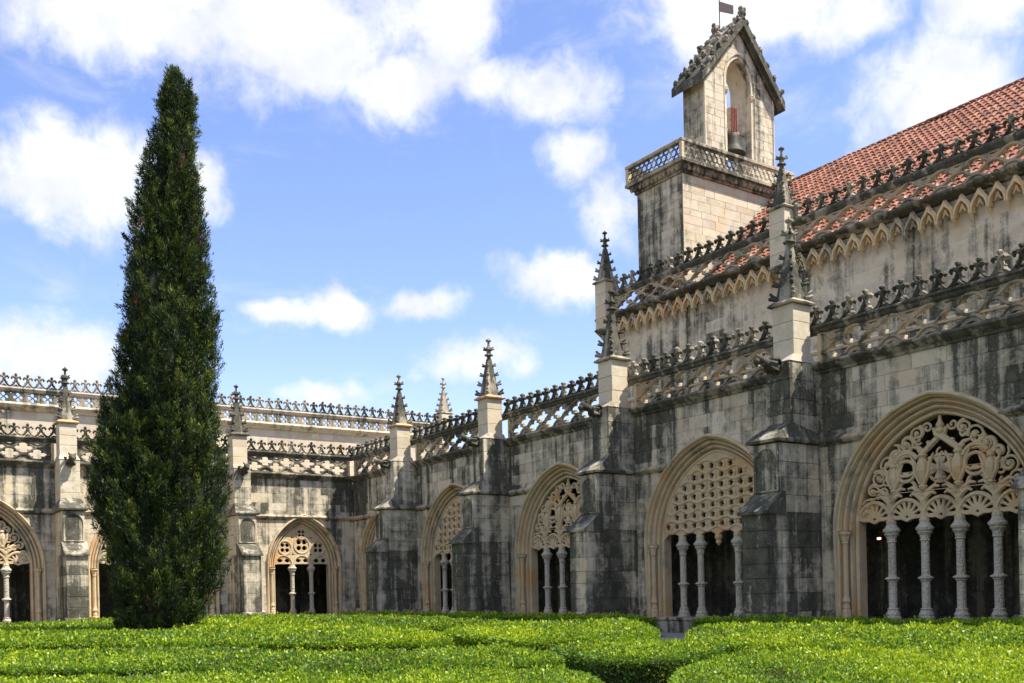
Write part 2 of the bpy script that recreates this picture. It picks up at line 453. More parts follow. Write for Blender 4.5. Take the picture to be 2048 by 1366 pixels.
# ------------------------------------------------------------------ ground
g = MB(); g.add([(-1500,-1500,0),(1500,-1500,0),(1500,1500,0),(-1500,1500,0)], [(0,1,2,3)])
build('ground', g, 'earth', None, kind='structure')
pm = MB()
pm.box(-2.0, -.3, -60, -.3, -.1, .006); pm.box(-45, -2.0, -2.0, -.3, -.1, .006); pm.box(-11, -2.0, -27.2, -25.2, -.1, .006)
build('path', pm, 'gravel', None, kind='structure')

# ------------------------------------------------------------------ carved pieces shared by copies
def fleuron_mesh(sc_=1.0):
    m = MB(); kk = 1.22
    for s in (-1, 1):
        m.tube([(s*.255,0,.025),(s*.20,0,.045),(s*.13,0,.10),(s*.06,0,.19),(0,0,.33)], [q*kk for q in (.030,.034,.036,.038,.04)], 5)
        m.tube([(0,0,.32),(s*.07,-.01,.385),(s*.14,-.015,.40),(s*.185,-.01,.355),(s*.165,0,.30)], [q*kk for q in (.035,.04,.042,.036,.02)], 5)
        m.tube([(s*.09,0,.15),(s*.14,0,.20)], [q*kk for q in (.03,.016)], 5)
    m.tube([(0,0,.30),(0,0,.43),(0,0,.47),(0,0,.51),(0,0,.56)], [q*kk for q in (.042,.032,.05,.055,.012)], 6)
    m.tube([(-.10,0,.015),(0,0,.075),(.10,0,.015)], [q*kk for q in (.03,.035,.03)], 5)
    for i, (x, y, z) in enumerate(m.v): m.v[i] = (x*sc_, y*sc_*1.5, z*sc_)
    return m.mesh('fleuron')
FLEUR = fleuron_mesh(); FLEUR_S = fleuron_mesh(1.02)
def crocket_mesh():
    m = MB()   # sticks out along +x
    m.tube([(-.06,0,-.05),(.08,0,-.055),(.17,0,-.03)], [.05,.055,.05], 6)
    m.tube([(.03,0,-.02),(.12,0,.03),(.165,0,.085),(.20,0,.09)], [.04,.045,.04,.025], 6)
    m.blob((.185,0,-.035), .052, 6, 4)
    return m.mesh('crocket', True)
CROCK = crocket_mesh()
COLP = [(.205,0),(.205,.07),(.165,.10),(.185,.14),(.135,.24),(.15,.275),(.108,.31),(.108,.96),(.14,.985),(.125,1.01),(.195,1.045),(.19,1.075),(.115,1.11),(.104,1.14),(.10,1.98),(.135,2.0),(.112,2.03),(.13,2.13),(.195,2.2),(.165,2.225),(.215,2.27),(.225,2.32),(.17,2.37),(.13,2.44),(.12,2.55)]
COLUMN = MB().lathe(COLP, seg=14).mesh('column', False); COLUMN.materials.append(MAT['carved'])

def pinnacle(parent, loc, k=1.0, stain=.75, seedtint=1.0, lichen=False):
    """crocketed spire standing on loc (top of its pier); parts of parent"""
    m = MB(); x, y, z = loc
    hw = .44*k
    m.add([(-hw,-hw,0),(hw,-hw,0),(hw,hw,0),(-hw,hw,0),(-hw-.02,-hw-.02,.05*k),(hw+.02,-hw-.02,.05*k),(hw+.02,hw+.02,.05*k),(-hw-.02,hw+.02,.05*k),(-.33*k,-.33*k,.15*k),(.33*k,-.33*k,.15*k),(.33*k,.33*k,.15*k),(-.33*k,.33*k,.15*k)],
          [(0,3,2,1),(0,1,5,4),(1,2,6,5),(2,3,7,6),(3,0,4,7),(4,5,9,8),(5,6,10,9),(6,7,11,10),(7,4,8,11),(8,9,10,11)])
    capm = m; m = MB()
    b, t, h = .29*k, .075*k, 1.62*k
    m.add([(-b,-b,.14*k),(b,-b,.14*k),(b,b,.14*k),(-b,b,.14*k),(-t,-t,h),(t,-t,h),(t,t,h),(-t,t,h)], [(0,1,5,4),(1,2,6,5),(2,3,7,6),(3,0,4,7),(4,5,6,7)])
    m.lathe([(.08*k,1.6*k),(.075*k,1.72*k),(.18*k,1.75*k),(.17*k,1.79*k),(.085*k,1.83*k),(.09*k,1.93*k),(.14*k,1.99*k),(.10*k,2.08*k),(.05*k,2.12*k),(.045*k,2.28*k),(.12*k,2.33*k),(.11*k,2.38*k),(.04*k,2.41*k),(.02*k,2.46*k)], seg=8)
    sp = build('pinnacle', m, 'crest', parent, (1,1,1,stain)); sp.location = loc
    for lv in range(4):
        f = (lv+.42)/4.1; zz = (.14+(1.62-.14)*f)*k; rr = b+(t-b)*f
        for q in range(4):
            o = link('crocket', CROCK, 'crest', sp, (1,1,1,max(0, min(1, stain+random.uniform(-.15,.15)))))
            an = math.pi/4+q*math.pi/2
            o.location = (rr*1.36*math.cos(an), rr*1.36*math.sin(an), zz); o.rotation_euler = (0,0,an+random.uniform(-.12,.12)); s = k*(1.0-.12*lv); o.scale = (s,s*1.3,s*1.1)
    for q in range(4):
        o = link('crocket', CROCK, 'crest', sp, (1,1,1,stain)); an = math.pi/4+q*math.pi/2
        o.location = (.06*k*math.cos(an), .06*k*math.sin(an), 2.02*k); o.rotation_euler = (0,0,an); o.scale = (.75*k,)*3
    build('cap', capm, 'crest', sp, (1.5,1.08,.70,.48) if lichen else (1.1,1.05,.95,.62))
    return sp

def gargoyle(parent, loc):
    m = MB(); x, y, z = loc
    m.tube([(0,.15,-.03),(0,-.15,-.02),(0,-.40,.04),(0,-.62,.10),(0,-.80,.13)], [.17,.17,.15,.12,.11], 8)
    m.blob((0,-.88,.17), .15, 8, 6, (1,1.15,.95), .12)
    m.tube([(0,-.95,.13),(0,-1.10,.07)], [.10,.075], 7); m.tube([(0,-.95,.08),(0,-1.06,-.02)], [.06,.05], 6)
    for s in (-1,1):
        m.tube([(s*.09,-.84,.27),(s*.15,-.78,.36)], [.05,.02], 5)
        m.tube([(s*.12,-.2,-.1),(s*.15,-.42,-.08),(s*.11,-.5,-.02)], [.07,.06,.04], 6)
        m.tube([(s*.1,0.05,.12),(s*.2,-.25,.2),(s*.16,-.5,.17)], [.05,.06,.02], 5)
    o = build('gargoyle', m, 'crest', parent, (.8,.8,.8,.85), True); o.location = loc; o.scale = (1, .8, .95); return o

def buttress(parent, sp, st_low=.72, st_mid=.55, st_up=.6, pier=.12):
    """stepped buttress with its pier and pinnacle; front towards -y"""
    core = MB()
    core.box(sp-.40, sp+.40, -2.15, .3, 0, 3.3); core.box(sp-.40, sp+.40, -1.6, .3, 3.3, 5.2); core.box(sp-.37, sp+.37, -1.1, .3, 5.2, 7.4); core.box(sp-.32, sp+.32, -.87, -.23, 7.4, 8.95)
    bt = build('buttress', core, 'stone', parent, (1,1,1,.6))
    # plinth
    pl = MB().prism([(-2.34,0),(-2.34,.62),(-2.30,.68),(-2.2,.72),(.1,.72),(.1,0)], sp-.54, sp+.54)
    build('plinth', pl, 'stone', bt, (1,1,1,st_low))
    box_stones(bt, sp-.43, sp+.43, -2.2, -.0, .72, 3.36, .44, st_low)
    # first weathering
    wm = MB().prism([(-2.30,3.30),(-2.30,3.37),(-1.62,3.92),(-1.5,3.92),(-1.5,3.30)], sp-.50, sp+.50)
    build('weathering', wm, 'crest', bt, (1.1,1.1,1.1,.72))
    box_stones(bt, sp-.43, sp+.43, -1.66, -.0, 3.36, 5.2, .46, st_mid)
    # dark blind niche with a round head in the front
    nm = [(-.365,3.94),(.365,3.94),(.365,4.70)]+[(.365*math.cos(a), 4.70+.365*math.sin(a)) for a in [math.pi*k/10 for k in range(1,10)]]+[(-.365,4.70)]
    ni = fret('niche', [[(-.41,3.92),(.41,3.92),(.41,5.17),(-.41,5.17)]], [nm], .07, .01)
    o = link('niche_frame', ni, 'stone', bt, (1,1,1,st_mid+.12)); o.location = (sp, -1.68, 0)
    pnl = MB().box(sp-.38, sp+.38, -1.674, -1.55, 3.9, 5.1); build('niche_panel', pnl, 'stone', bt, (.9,.9,.9,.74))
    # upper weathering: hipped, with returns
    um = MB(); a, b_ = .56, .40
    um.add([(sp-a,-1.82,5.22),(sp+a,-1.82,5.22),(sp+a,.1,5.22),(sp-a,.1,5.22),(sp-a-.02,-1.84,5.29),(sp+a+.02,-1.84,5.29),(sp+a+.02,.1,5.29),(sp-a-.02,.1,5.29),(sp-b_,-1.12,5.80),(sp+b_,-1.12,5.80),(sp+b_,.1,5.50),(sp-b_,.1,5.50)],
           [(0,3,2,1),(0,1,5,4),(1,2,6,5),(3,0,4,7),(4,5,9,8),(5,6,10,9),(7,4,8,11),(8,9,10,11)])
    build('weathering', um, 'crest', bt, (1.1,1.1,1.1,.72))
    box_stones(bt, sp-.40, sp+.40, -1.15, -.0, 5.5, 7.42, .47, st_up, False)
    cm = MB(); cm.add([(sp-.42,-1.17,7.42),(sp+.42,-1.17,7.42),(sp+.42,-.1,7.42),(sp-.42,-.1,7.42),(sp-.36,-.93,7.62),(sp+.36,-.93,7.62),(sp+.36,-.15,7.62),(sp-.36,-.15,7.62)],
       [(0,3,2,1),(0,1,5,4),(1,2,6,5),(2,3,7,6),(3,0,4,7),(4,5,6,7)])
    build('weathering', cm, 'crest', bt, (1.3,1.25,1.2,.45))
    box_stones(bt, sp-.35, sp+.35, -.90, -.20, 7.56, 9.0, .42, pier, False, clean=.3)
    gargoyle(bt, (sp-.02, -1.12, 7.28))
    pinnacle(parent, (sp, -.55, 9.0), 1.0, .72, lichen=sp in (S0, S0+B, -S0-B))
    return bt

# ------------------------------------------------------------------ arches and tracery
def archivolt(A, corner=False):
    """moulded ring round an opening, profile (u, depth)"""
    prof = [(0.0,.62),(0.0,.31),(.03,.27),(.07,.27),(.09,.36),(.13,.37),(.15,.22),(.18,.18),(.21,.19),(.23,.28),(.26,.28),(.28,.13),(.31,.09),(.34,.10),(.36,.18),(.39,.18),(.41,.02),(.44,-.01),(.46,-.10),(.50,-.12),(.54,-.08),(.56,.05)]
    m = MB(); rows = [arch_path(A, u, SILL-.02) for u, d in prof]; n = len(rows[0]); k = len(prof)
    vs = []
    for i in range(n):
        for j, (u, d) in enumerate(prof):
            x, z = rows[j][i]; vs.append((x, d if not (j >= 18 and z < ZK) else max(d, -.012), z))
    fs = []
    for i in range(n-1):
        for j in range(k-1): fs.append((i*k+j, i*k+j+1, (i+1)*k+j+1, (i+1)*k+j))
    return m.add(vs, fs)
def spiral(cx, cz, r, a0, turns, sg, n=14):
    return [(cx+r*(1-.78*i/n)*math.cos(a0+sg*turns*2*math.pi*i/n), cz+r*(1-.78*i/n)*math.sin(a0+sg*turns*2*math.pi*i/n)) for i in range(n+1)]
TD = .38    # depth of the tracery in the wall
def t2(m, path, r, dd=0.0, sides=6): m.tube([(x, dd, z) for x, z in path], r, sides)
def arcp(cx, cz, r, a0, a1, n=9): return [(cx+r*math.cos(a0+(a1-a0)*i/n), cz+r*math.sin(a0+(a1-a0)*i/n)) for i in range(n+1)]
def tracery_scroll():
    A = ARCH_F; m = MB(); cols = [-1.425,-.475,.475,1.425]; cents = [-1.90,-.95,0,.95,1.90]
    outs, holes = [], []
    for c in cents:
        hwid = .47
        top = [(c+hwid*math.cos(a), 3.10+.44*math.sin(a)) for a in [math.pi*k/12 for k in range(13)]]
        bot = [(c-hwid+2*hwid*k/6, 3.0+(.05 if k in (1,2,4,5) else (.0 if k in (0,6) else -.02))) for k in range(1,6)]
        outs.append(top+bot)
        for k in range(7):
            a = math.pi*(k+.5)/7+.0; px, pz = c+.27*math.cos(a)*1.12, 3.115+.27*math.sin(a)
            e = []
            for q in range(10):
                t = 2*math.pi*q/10; u, v = .115*math.cos(t), .046*math.sin(t)*(1.0+.6*math.cos(t))
                e.append((px+u*math.cos(a)-v*math.sin(a), pz+u*math.sin(a)+v*math.cos(a)))
            holes.append(e)
        holes.append(ell(c, 3.10, .055, .045, 8))
        t2(m, arcp(c, 3.06, .475, math.pi*.98, math.pi*.02, 10), .055, -.04)
    me = fret('lunettes', outs, holes, .10, .012)
    # stalks over the columns
    for c in cols:
        m.lathe([(.14,2.98),(.10,3.08),(.085,3.3),(.12,3.5),(.07,3.58),(.11,3.68)], (c,0,0), 8)
        for s in (-1,1):
            t2(m, [(c, 3.45),(c+s*.12,3.60),(c+s*.26,3.68),(c+s*.36,3.62)], [.06,.075,.06,.03], -.05)
            t2(m, [(c, 3.62),(c+s*.14,3.72),(c+s*.30,3.83),(c+s*.44,3.80)], [.06,.07,.055,.03], -.02)
    # big leaf bodies (artichokes) and spindles
    for c, z0, z1, r in ((-.48,3.75,4.72,.17),(.48,3.75,4.72,.17),(-1.30,3.72,4.50,.145),(1.30,3.72,4.50,.145)):
        h = z1-z0
        m.lathe([(.07,0),(.12,h*.08),(.08,h*.14),(r*.8,h*.3),(r,h*.5),(r*.9,h*.66),(r*.5,h*.82),(r*.75,h*.88),(.05,h)], (c,-.02,z0), 8)
        for s in (-1,1):
            t2(m, [(c+s*.05, z0+h*.15),(c+s*r*1.1, z0+h*.45),(c+s*r*1.25, z0+h*.7),(c+s*r*1.9, z0+h*.92)], [.05,.06,.055,.02], -.06)
            t2(m, [(c, z1-.05),(c+s*.12,z1+.02),(c+s*.16,z1+.12)], [.06,.05,.02])
    # cross in its frame
    outs2 = []
    cr = []
    for q in range(4):
        a = q*math.pi/2
        for (u, v) in ((.06,-.055),(.26,-.15),(.27,.15),(.06,.055)):
            cr.append((u*math.cos(a)-v*math.sin(a), 4.25+u*math.sin(a)+v*math.cos(a)))
    slits = [[(-.15,4.24),(-.012,4.24),(-.012,4.10),(.012,4.10),(.012,4.24),(.15,4.24),(.15,4.26),(.012,4.26),(.012,4.40),(-.012,4.40),(-.012,4.26),(-.15,4.26)]]
    cme = fret('cross', [cr], slits, .13, .01)
    t2(m, arcp(0, 4.25, .34, 0, 2*math.pi, 24), .04)
    # armillary rings
    for s in (-1,1):
        c = s*.93
        t2(m, arcp(c, 4.25, .26, 0, 2*math.pi, 20), .048, -.05)
        t2(m, [(c-.26,4.20),(c-.1,4.13),(c+.1,4.13),(c+.26,4.20)], .04, -.08)
        m.blob((c,-.05,4.16), .10, 8, 5, (1.2,.7,.7))
        t2(m, arcp(c, 3.78, .24, 0, math.pi, 10), .05)
        t2(m, arcp(c, 4.38, .34, math.pi*.15, math.pi*.9, 10), .06, -.03)
        t2(m, arcp(s*0.0, 3.80, .17, 0, math.pi, 8), .045)
        # crossing boughs to the crown
        t2(m, [(s*.50,4.68),(s*.34,4.80),(s*.12,4.98),(-s*.10,5.10),(-s*.15,5.25)], [.075,.085,.085,.07,.05], -.03*s)
        t2(m, [(s*.30,4.83),(s*.34,4.95)], [.06,.05]); t2(m, [(s*.48,4.7),(s*.62,4.82),(s*.80,4.86)], [.07,.06,.03])
        t2(m, [(s*1.30,4.45),(s*1.18,4.58),(s*.98,4.66),(s*.75,4.62)], [.06,.07,.06,.03])
    # apex plant
    m.lathe([(.05,5.02),(.13,5.15),(.08,5.24),(.11,5.30),(.05,5.42),(.03,5.56)], (0,0,0), 8)
    t2(m, spiral(0,4.62,.13,math.pi/2,.9,1), .03); t2(m, [(-.34,4.52),(0,4.60),(.34,4.52)], .035)
    # scrolls following the arch
    nsc = 8
    for s in (-1,1):
        for i in range(nsc):
            a = .10+(1.16-.10)*i/(nsc-1); rad = (.20,.19,.21,.22,.24,.27,.25,.20)[i]
            rr = A['r']-rad-.02
            px, pz = s*(rr*math.cos(a)-A['c']), ZK+rr*math.sin(a)
            if abs(px) < .12: continue
            if i == 0: pz = max(pz, 3.3)
            t2(m, spiral(px, pz, rad, math.pi*.5+i*1.3, 1.45, s*(1 if i%2 else -1), 16), [.036]*12+[.035,.034,.032,.032,.04][:5])
            t2(m, spiral(px, pz, rad*.98, math.pi*1.5+i*1.3, .65, s*(1 if i%2 else -1), 9), [.05]*7+[.055,.05,.02])
            m.blob((px, -.04, pz), .075, 6, 4, (1,.8,1), .1)
        for px, pz in ((.62,5.02),(.34,5.28),(.95,4.86),(1.55,4.05),(1.62,3.75),(1.2,4.72)):
            t2(m, spiral(s*px, pz, .14, px*9, 1.2, s, 12), .034)
    # iron ties
    for z in (4.22, 3.72): m.tube([(-1.85,-.09,z),(1.85,-.09,z)], .011, 4)
    me = join_mesh('tracery', me, m)
    bm = bmesh.new(); bm.from_mesh(me); bm.from_mesh(cme); bm.to_mesh(me); bm.free()
    return me
def tracery_net():
    A = ARCH_F; m = MB(); holes = []
    path = arch_path(A, .05, ZK-.05, 18)[1:-1]
    cols = [-1.58,-.79,0,.79,1.58]; edges = [-2.37]+cols+[2.37]
    bottom = []
    for a, b in zip(edges[::-1][:-1], edges[::-1][1:]):
        mid, hw = (a+b)/2, abs(a-b)/2
        for k in range(9):
            t = k/8; x = a+(b-a)*t
            q = abs(x-mid)/hw; bottom.append((x, 3.0+.20*math.sqrt(max(0, 1-q*q))-.055*abs(math.sin(2*math.pi*t*1.5))))
    outer = path+bottom
    dx, dz = .395, .30
    for r_ in range(9):
        z = 3.38+r_*dz
        for k in range(-6, 7):
            x = k*dx+(.0 if r_%2 == 0 else .0)+dx/2
            if in_arch(A, x, z, -.10): q_ = random.uniform(.92, 1.06); holes.append(star(x+random.uniform(-.012,.012), z, .139*q_, .090*q_, (6, 5)[(k+2*r_)%3 == 0], random.uniform(0, 1)))
    me = fret('net', [outer], holes, .14, .010)
    for r_ in range(0, 9):
        z = 3.23+r_*dz; amp = .045 if r_%2 else .06
        row = []
        for i in range(0, 97):
            x = -2.4+4.8*i/96
            zz = z+amp*math.cos(2*math.pi*x/(dx*2)+(math.pi if r_%2 else 0))
            if in_arch(A, x, zz, -.02): row.append((x, zz))
        if len(row) > 3: t2(m, row, .042 if r_%2 else .034, -.075, 5)
    for k in range(-6, 7):
        x = k*dx
        for r_ in range(9):
            z = 3.38+r_*dz
            if in_arch(A, x, z+.1, -.06): m.tube([(x,-.07,z-.10),(x,-.085,z),(x,-.07,z+.10)], [.026,.034,.026], 5)
    for c in cols:
        if c == 0:
            m.lathe([(.02,2.70),(.10,2.80),(.07,2.86),(.13,2.95),(.10,3.05),(.07,3.15)], (0,0,0), 8)
        else: m.lathe([(.14,2.98),(.11,3.10),(.07,3.2)], (c,0,0), 8)
    return join_mesh('tracery', me, m)
def tracery_foil():
    A = ARCH_C; m = MB(); holes = []
    path = arch_path(A, .05, ZK-.02, 18)[1:-1]
    cols = [-.5,.5]; edges = [-1.42]+cols+[1.42]; bottom = []
    for a, b in zip(edges[::-1][:-1], edges[::-1][1:]):
        bottom += [(a+(b-a)*t, 2.96+(.04 if 0 < t < 1 else 0)) for t in (0,.2,.4,.6,.8)]
    outer = path+bottom+[(-1.42, 2.96)]
    def foil(cx, cz, r, lobes=4, rot=math.pi/4):
        for k in range(lobes):
            a = rot+2*math.pi*k/lobes; x, z = cx+r*.47*math.cos(a), cz+r*.47*math.sin(a)
            if in_arch(A, x, z, -.10): holes.append(ell(x, z, r*.315, r*.30, 12, a))
            b = a+math.pi/lobes; x, z = cx+r*.66*math.cos(b), cz+r*.66*math.sin(b)
            if in_arch(A, x, z, -.06): holes.append(star(x, z, r*.13, r*.05, 3, b+math.pi))
        t2(m, arcp(cx, cz, r*.92, 0, 2*math.pi, 22), .04, -.07)
    for c in (-.96, 0, .96):
        for s in (-1, 1): holes.append(ell(c+s*.19, 3.16, .145, .105, 12, 0))
        holes.append(star(c, 3.345, .06, .03, 3, math.pi/2))
        t2(m, arcp(c, 2.98, .44, 0, math.pi, 12), .045, -.07)
    foil(0, 3.93, .44); foil(-.88, 3.80, .37); foil(.88, 3.80, .37); foil(0, 4.50, .29)
    for x, z in ((-.47,3.46),(.47,3.46),(-.5,4.30),(.5,4.30)):
        holes.append(star(x, z, .17, .045, 4, 0))
    me = fret('foils', [outer], holes, .14, .014)
    for c in cols: m.lathe([(.13,2.96),(.10,3.05),(.06,3.25)], (c,0,0), 8)
    return join_mesh('tracery', me, m)
TR = {'scroll': tracery_scroll(), 'net': tracery_net(), 'foil': tracery_foil()}
for t in TR.values(): t.materials.clear(); t.materials.append(MAT['warm'])
COLS = {'scroll': [-1.425,-.475,.475,1.425], 'net': [-1.58,-.79,.79,1.58], 'foil': [-.5,.5]}
ARV = {}
for nme, A in (('f', ARCH_F), ('c', ARCH_C)):
    ARV[nme] = archivolt(A).mesh('archivolt', False); ARV[nme].materials.append(MAT['warm'])
def colonnette():
    m = MB()
    m.lathe([(.13,0),(.13,.22),(.10,.26),(.11,.30),(.075,.42),(.12,.48),(.11,.53),(.085,.60),(.075,.66),(.07,2.0),(.10,2.03),(.085,2.06),(.13,2.22),(.18,2.28),(.16,2.33),(.19,2.36)], (0,0,0), 8)
    return m.mesh('colonnette', False)
CLN = colonnette(); CLN.materials.append(MAT['warm'])
def arcade_arch(wing, cs, typ):
    A = ARCH_C if typ == 'foil' else ARCH_F
    ar = link('arch', ARV['c' if typ == 'foil' else 'f'], 'warm', wing, (1,1,1,.36)); ar.location = (cs, 0, 0)
    tr = link('tracery', TR[typ], 'warm', ar, (1,1,1,.34 if typ != 'foil' else .2)); tr.location = (0, TD, 0)
    for c in COLS[typ]:
        o = link('column', COLUMN, 'carved', ar, (1,1,1,.30)); o.location = (c, TD, SILL); o.rotation_euler = (0,0,random.uniform(0,3))
    for s in (-1,1):
        o = link('colonnette', CLN, 'warm', ar, (1,1,1,.26)); o.location = (s*(A['w']+.25), .06, SILL)
    return ar

# ------------------------------------------------------------------ parapets
def parapet_panel(L, P, period, style='wave'):
    """pierced lattice L long and P high, origin at its lower left"""
    holes = []; m = MB(); n = max(1, round(L/period)); p = L/n
    if style == 'wave':
        for row in (0, 1):
            z = P/3 if row == 0 else 2*P/3
            for k in range(n+1):
                x = p*(k+.5) if row == 0 else p*k
                if x-.38*p < 0 or x+.38*p > L: continue
                holes.append(quatre(x, z, p*.425, P*.30))
        for k in range(n+1):
            x = p*(k+.5)
            for (xx, zz) in ((p*k, P*.10), (x, P*.90)):
                if .1*p < xx < L-.1*p: holes.append([(xx+.2*p*c, zz+P*.075*s) for c, s in ((-1,0),(-.4,-.5),(.4,-.5),(1,0),(.45,.2),(0,.75),(-.45,.2))] if zz < P/2 else [(xx+.2*p*c, zz-P*.075*s) for c, s in ((-1,0),(-.4,-.5),(.4,-.5),(1,0),(.45,.2),(0,.75),(-.45,.2))][::-1])
        for z0, sg in ((P/6, 1), (P/2, -1), (5*P/6, 1)):
            t2(m, [(L*i/(n*12), z0+sg*P/6*.96*(math.cos(2*math.pi*n*i/(n*12)) - .10*math.cos(6*math.pi*n*i/(n*12)))) for i in range(n*12+1)], .046, -.085, 6)
    else:
        for k in range(n):
            holes.append(quatre(p*(k+.5), P/2, p*.36, P*.44))
        for k in range(1, n):
            for zz, sg in ((P*.10, 1), (P*.90, -1)):
                holes.append([(p*k+.17*p*c, zz+sg*P*.11*s) for c, s in ((-1,-.3),(1,-.3),(0,1))][::sg])
        for k in range(n):
            t2(m, [(p*k, 0),(p*(k+1), P)], .03, -.045, 5); t2(m, [(p*k, P),(p*(k+1), 0)], .03, -.045, 5)
    me = fret('lattice', [[(0,-.02),(L,-.02),(L,P+.02),(0,P+.02)]], holes, .15, .008)
    return join_mesh('lattice_panel', me, m)
PANELS = {}
def panel(L, P, period, style):
    k = (round(L,2), round(P,2), style)
    if k not in PANELS: PANELS[k] = parapet_panel(L, P, period, style)
    return PANELS[k]
def fleurs(parent, a, b, z, y, mesh, pitch, stain=.7, scale=1.0):
    n = max(1, round((b-a)/pitch)); d = (b-a)/n
    for k in range(n):
        o = link('fleuron', mesh, 'crest', parent, (1,1,1,max(0,min(1,stain+random.uniform(-.2,.2))))); o.location = (a+d*(k+.5), y, z)
        o.rotation_euler = (random.uniform(-.03,.03), random.uniform(-.03,.03), random.uniform(-.06,.06)); o.scale = (d/.5, scale*1.25, scale*random.uniform(.98,1.12))

# ------------------------------------------------------------------ the two cloister galleries
def stain_gallery(piers):
    def f(s, z):
        d = min(abs(s-p) for p in piers)
        v = .53 if z > 5.3 else .30
        if z > 6.6: v += .08
        if d < 1.5: v += .14
        if abs(s) < 1.2: v += .28
        if z < 1.0: v += .10
        return v
    return f
def gallery(name, rz, sgn, piers, arches, s_end, loc, stl, pier_st):
    """sgn=+1: the wall runs from the corner along +x of its own frame; -1: along -x"""
    wing = empty(name, loc, rz)
    a, b = (0.0, s_end) if sgn > 0 else (-s_end, 0.0)
    ps = [sgn*p for p in piers]; ars = [(sgn*c, ARCH_C if t == 'foil' else ARCH_F) for c, t in arches]
    # solid wall behind the facing stones, with the arch openings
    holes = [[(cs+x, z) for x, z in arch_path(A, .50, SILL-.3)] for cs, A in ars]
    me = fret('wall', [[(a,.1),(b,.1),(b,7.3),(a,7.3)]], holes, .80, .002)
    wl = link('wall', me, 'stone', wing, (1,1,1,.5)); wl.location = (0, .425, 0)
    skip = [(p-.46, p+.46, 7.4) for p in ps]
    ashlar(wl, a, b, .70, 7.2, .41, .55, 1.25, stl, ars, skip, y=-.42)
    # stylobate and plinth
    st = MB().prism([(-.10,0),(-.10,.36),(-.16,.40),(-.16,SILL-.03),(-.12,SILL),(1.0,SILL),(1.0,0)], a, b)
    build('stylobate', st, 'stone', wing, (.9,.9,.9,.62))
    cuts = sorted([a, b]+[c+s*(A['w']+.56) for c, A in ars for s in (-1,1)])
    for i in range(0, len(cuts), 2):
        if cuts[i+1]-cuts[i] > .1:
            build('plinth', MB().prism([(-.09,SILL-.02),(-.09,.64),(-.06,.70),(.0,.74),(.1,.74),(.1,SILL-.02)], cuts[i]+.002, cuts[i+1]-.002), 'stone', wing, (1,1,1,.6))
    # string course, broken by the arches
    seg = [a]
    for c, A in sorted(ars, key=lambda q: q[0]):
        zz = 5.27
        if A is ARCH_F:
            r = A['r']+.50; x = math.sqrt(max(0, r*r-(zz-ZK)**2))-A['c']; seg += [c-x, c+x]
    seg.append(b)
    for i in range(0, len(seg), 2):
        if seg[i+1]-seg[i] > .05:
            build('string_course', MB().prism([(.05,5.20),(-.06,5.20),(-.13,5.26),(-.15,5.30),(-.05,5.40),(.05,5.42)], seg[i], seg[i+1]), 'crest', wing, (1.3,1.2,1.05,.5))
    # parapet
    pr = MB().prism([(.40,7.14),(-.05,7.14),(-.08,7.20),(-.17,7.26),(-.24,7.33),(-.27,7.36),(-.26,7.41),(-.10,7.46),(.40,7.46)], a, b)
    par = build('parapet', pr, 'crest', wing, (1,1,1,.76))
    rail = MB().prism([(-.01,8.25),(-.05,8.29),(-.07,8.35),(-.13,8.39),(-.13,8.43),(-.06,8.47),(.17,8.47),(.24,8.43),(.24,8.38),(.16,8.25)], a, b)
    build('rail', rail, 'crest', par, (.95,.95,.95,.84))
    ends = sorted([0.0]+ps+([b] if sgn > 0 else [a]))
    for p, q in zip(ends[:-1], ends[1:]):
        lo = p+(.42 if p in ps else .16); hi = q-(.42 if q in ps else .16)
        if hi-lo < .5: continue
        for x in (lo-.02, hi-.10):
            build('jamb', MB().cbox(x, x+.12, .0, .2, 7.45, 8.27, .02), 'warm', par, (1.1,1.1,1.05,.35))
        o = link('lattice_panel', panel(hi-lo-.2, .79, 1.1, 'wave'), 'crest', par, ((1.05,.95,.78,.60) if sgn > 0 else (.82,.72,.58,.70))); o.location = (lo+.1, .11, 7.46)
        fleurs(par, lo-.3, hi+.3, 8.465, .05, FLEUR, .508, .86)
    for i, p in enumerate(ps): buttress(wing, p, *pier_st)
    for (c, t) in arches: arcade_arch(wing, sgn*c, t)
    return wing, a, b
right, ra, rb = gallery('cloister_gallery', R(-90), 1, [S0+B*k for k in range(5)],
    [(2.72,'foil')]+[(S0+B*(k+.5), ('net','scroll','net','scroll')[k]) for k in range(4)], 40.0, (0,0,0),
    stain_gallery([S0+B*k for k in range(5)]), (.72, .50, .68, .10))
tag(right, 'shaded stone cloister gallery with pinnacled buttresses below the red tiled roof', 'cloister')
left, la, lb = gallery('cloister_gallery', 0, -1, [S0+B*k for k in range(3)],
    [(2.72,'foil'),(S0+B*.5,'scroll'),(S0+B*1.5,'scroll')], 26.0, (0,0,.004),
    (lambda f: (lambda s, z: f(-s, z)-.02))(stain_gallery([S0+B*k for k in range(3)])), (.70, .38, .38, .05))
tag(left, 'sunlit stone cloister gallery with traceried arches standing behind the tall cypress', 'cloister')
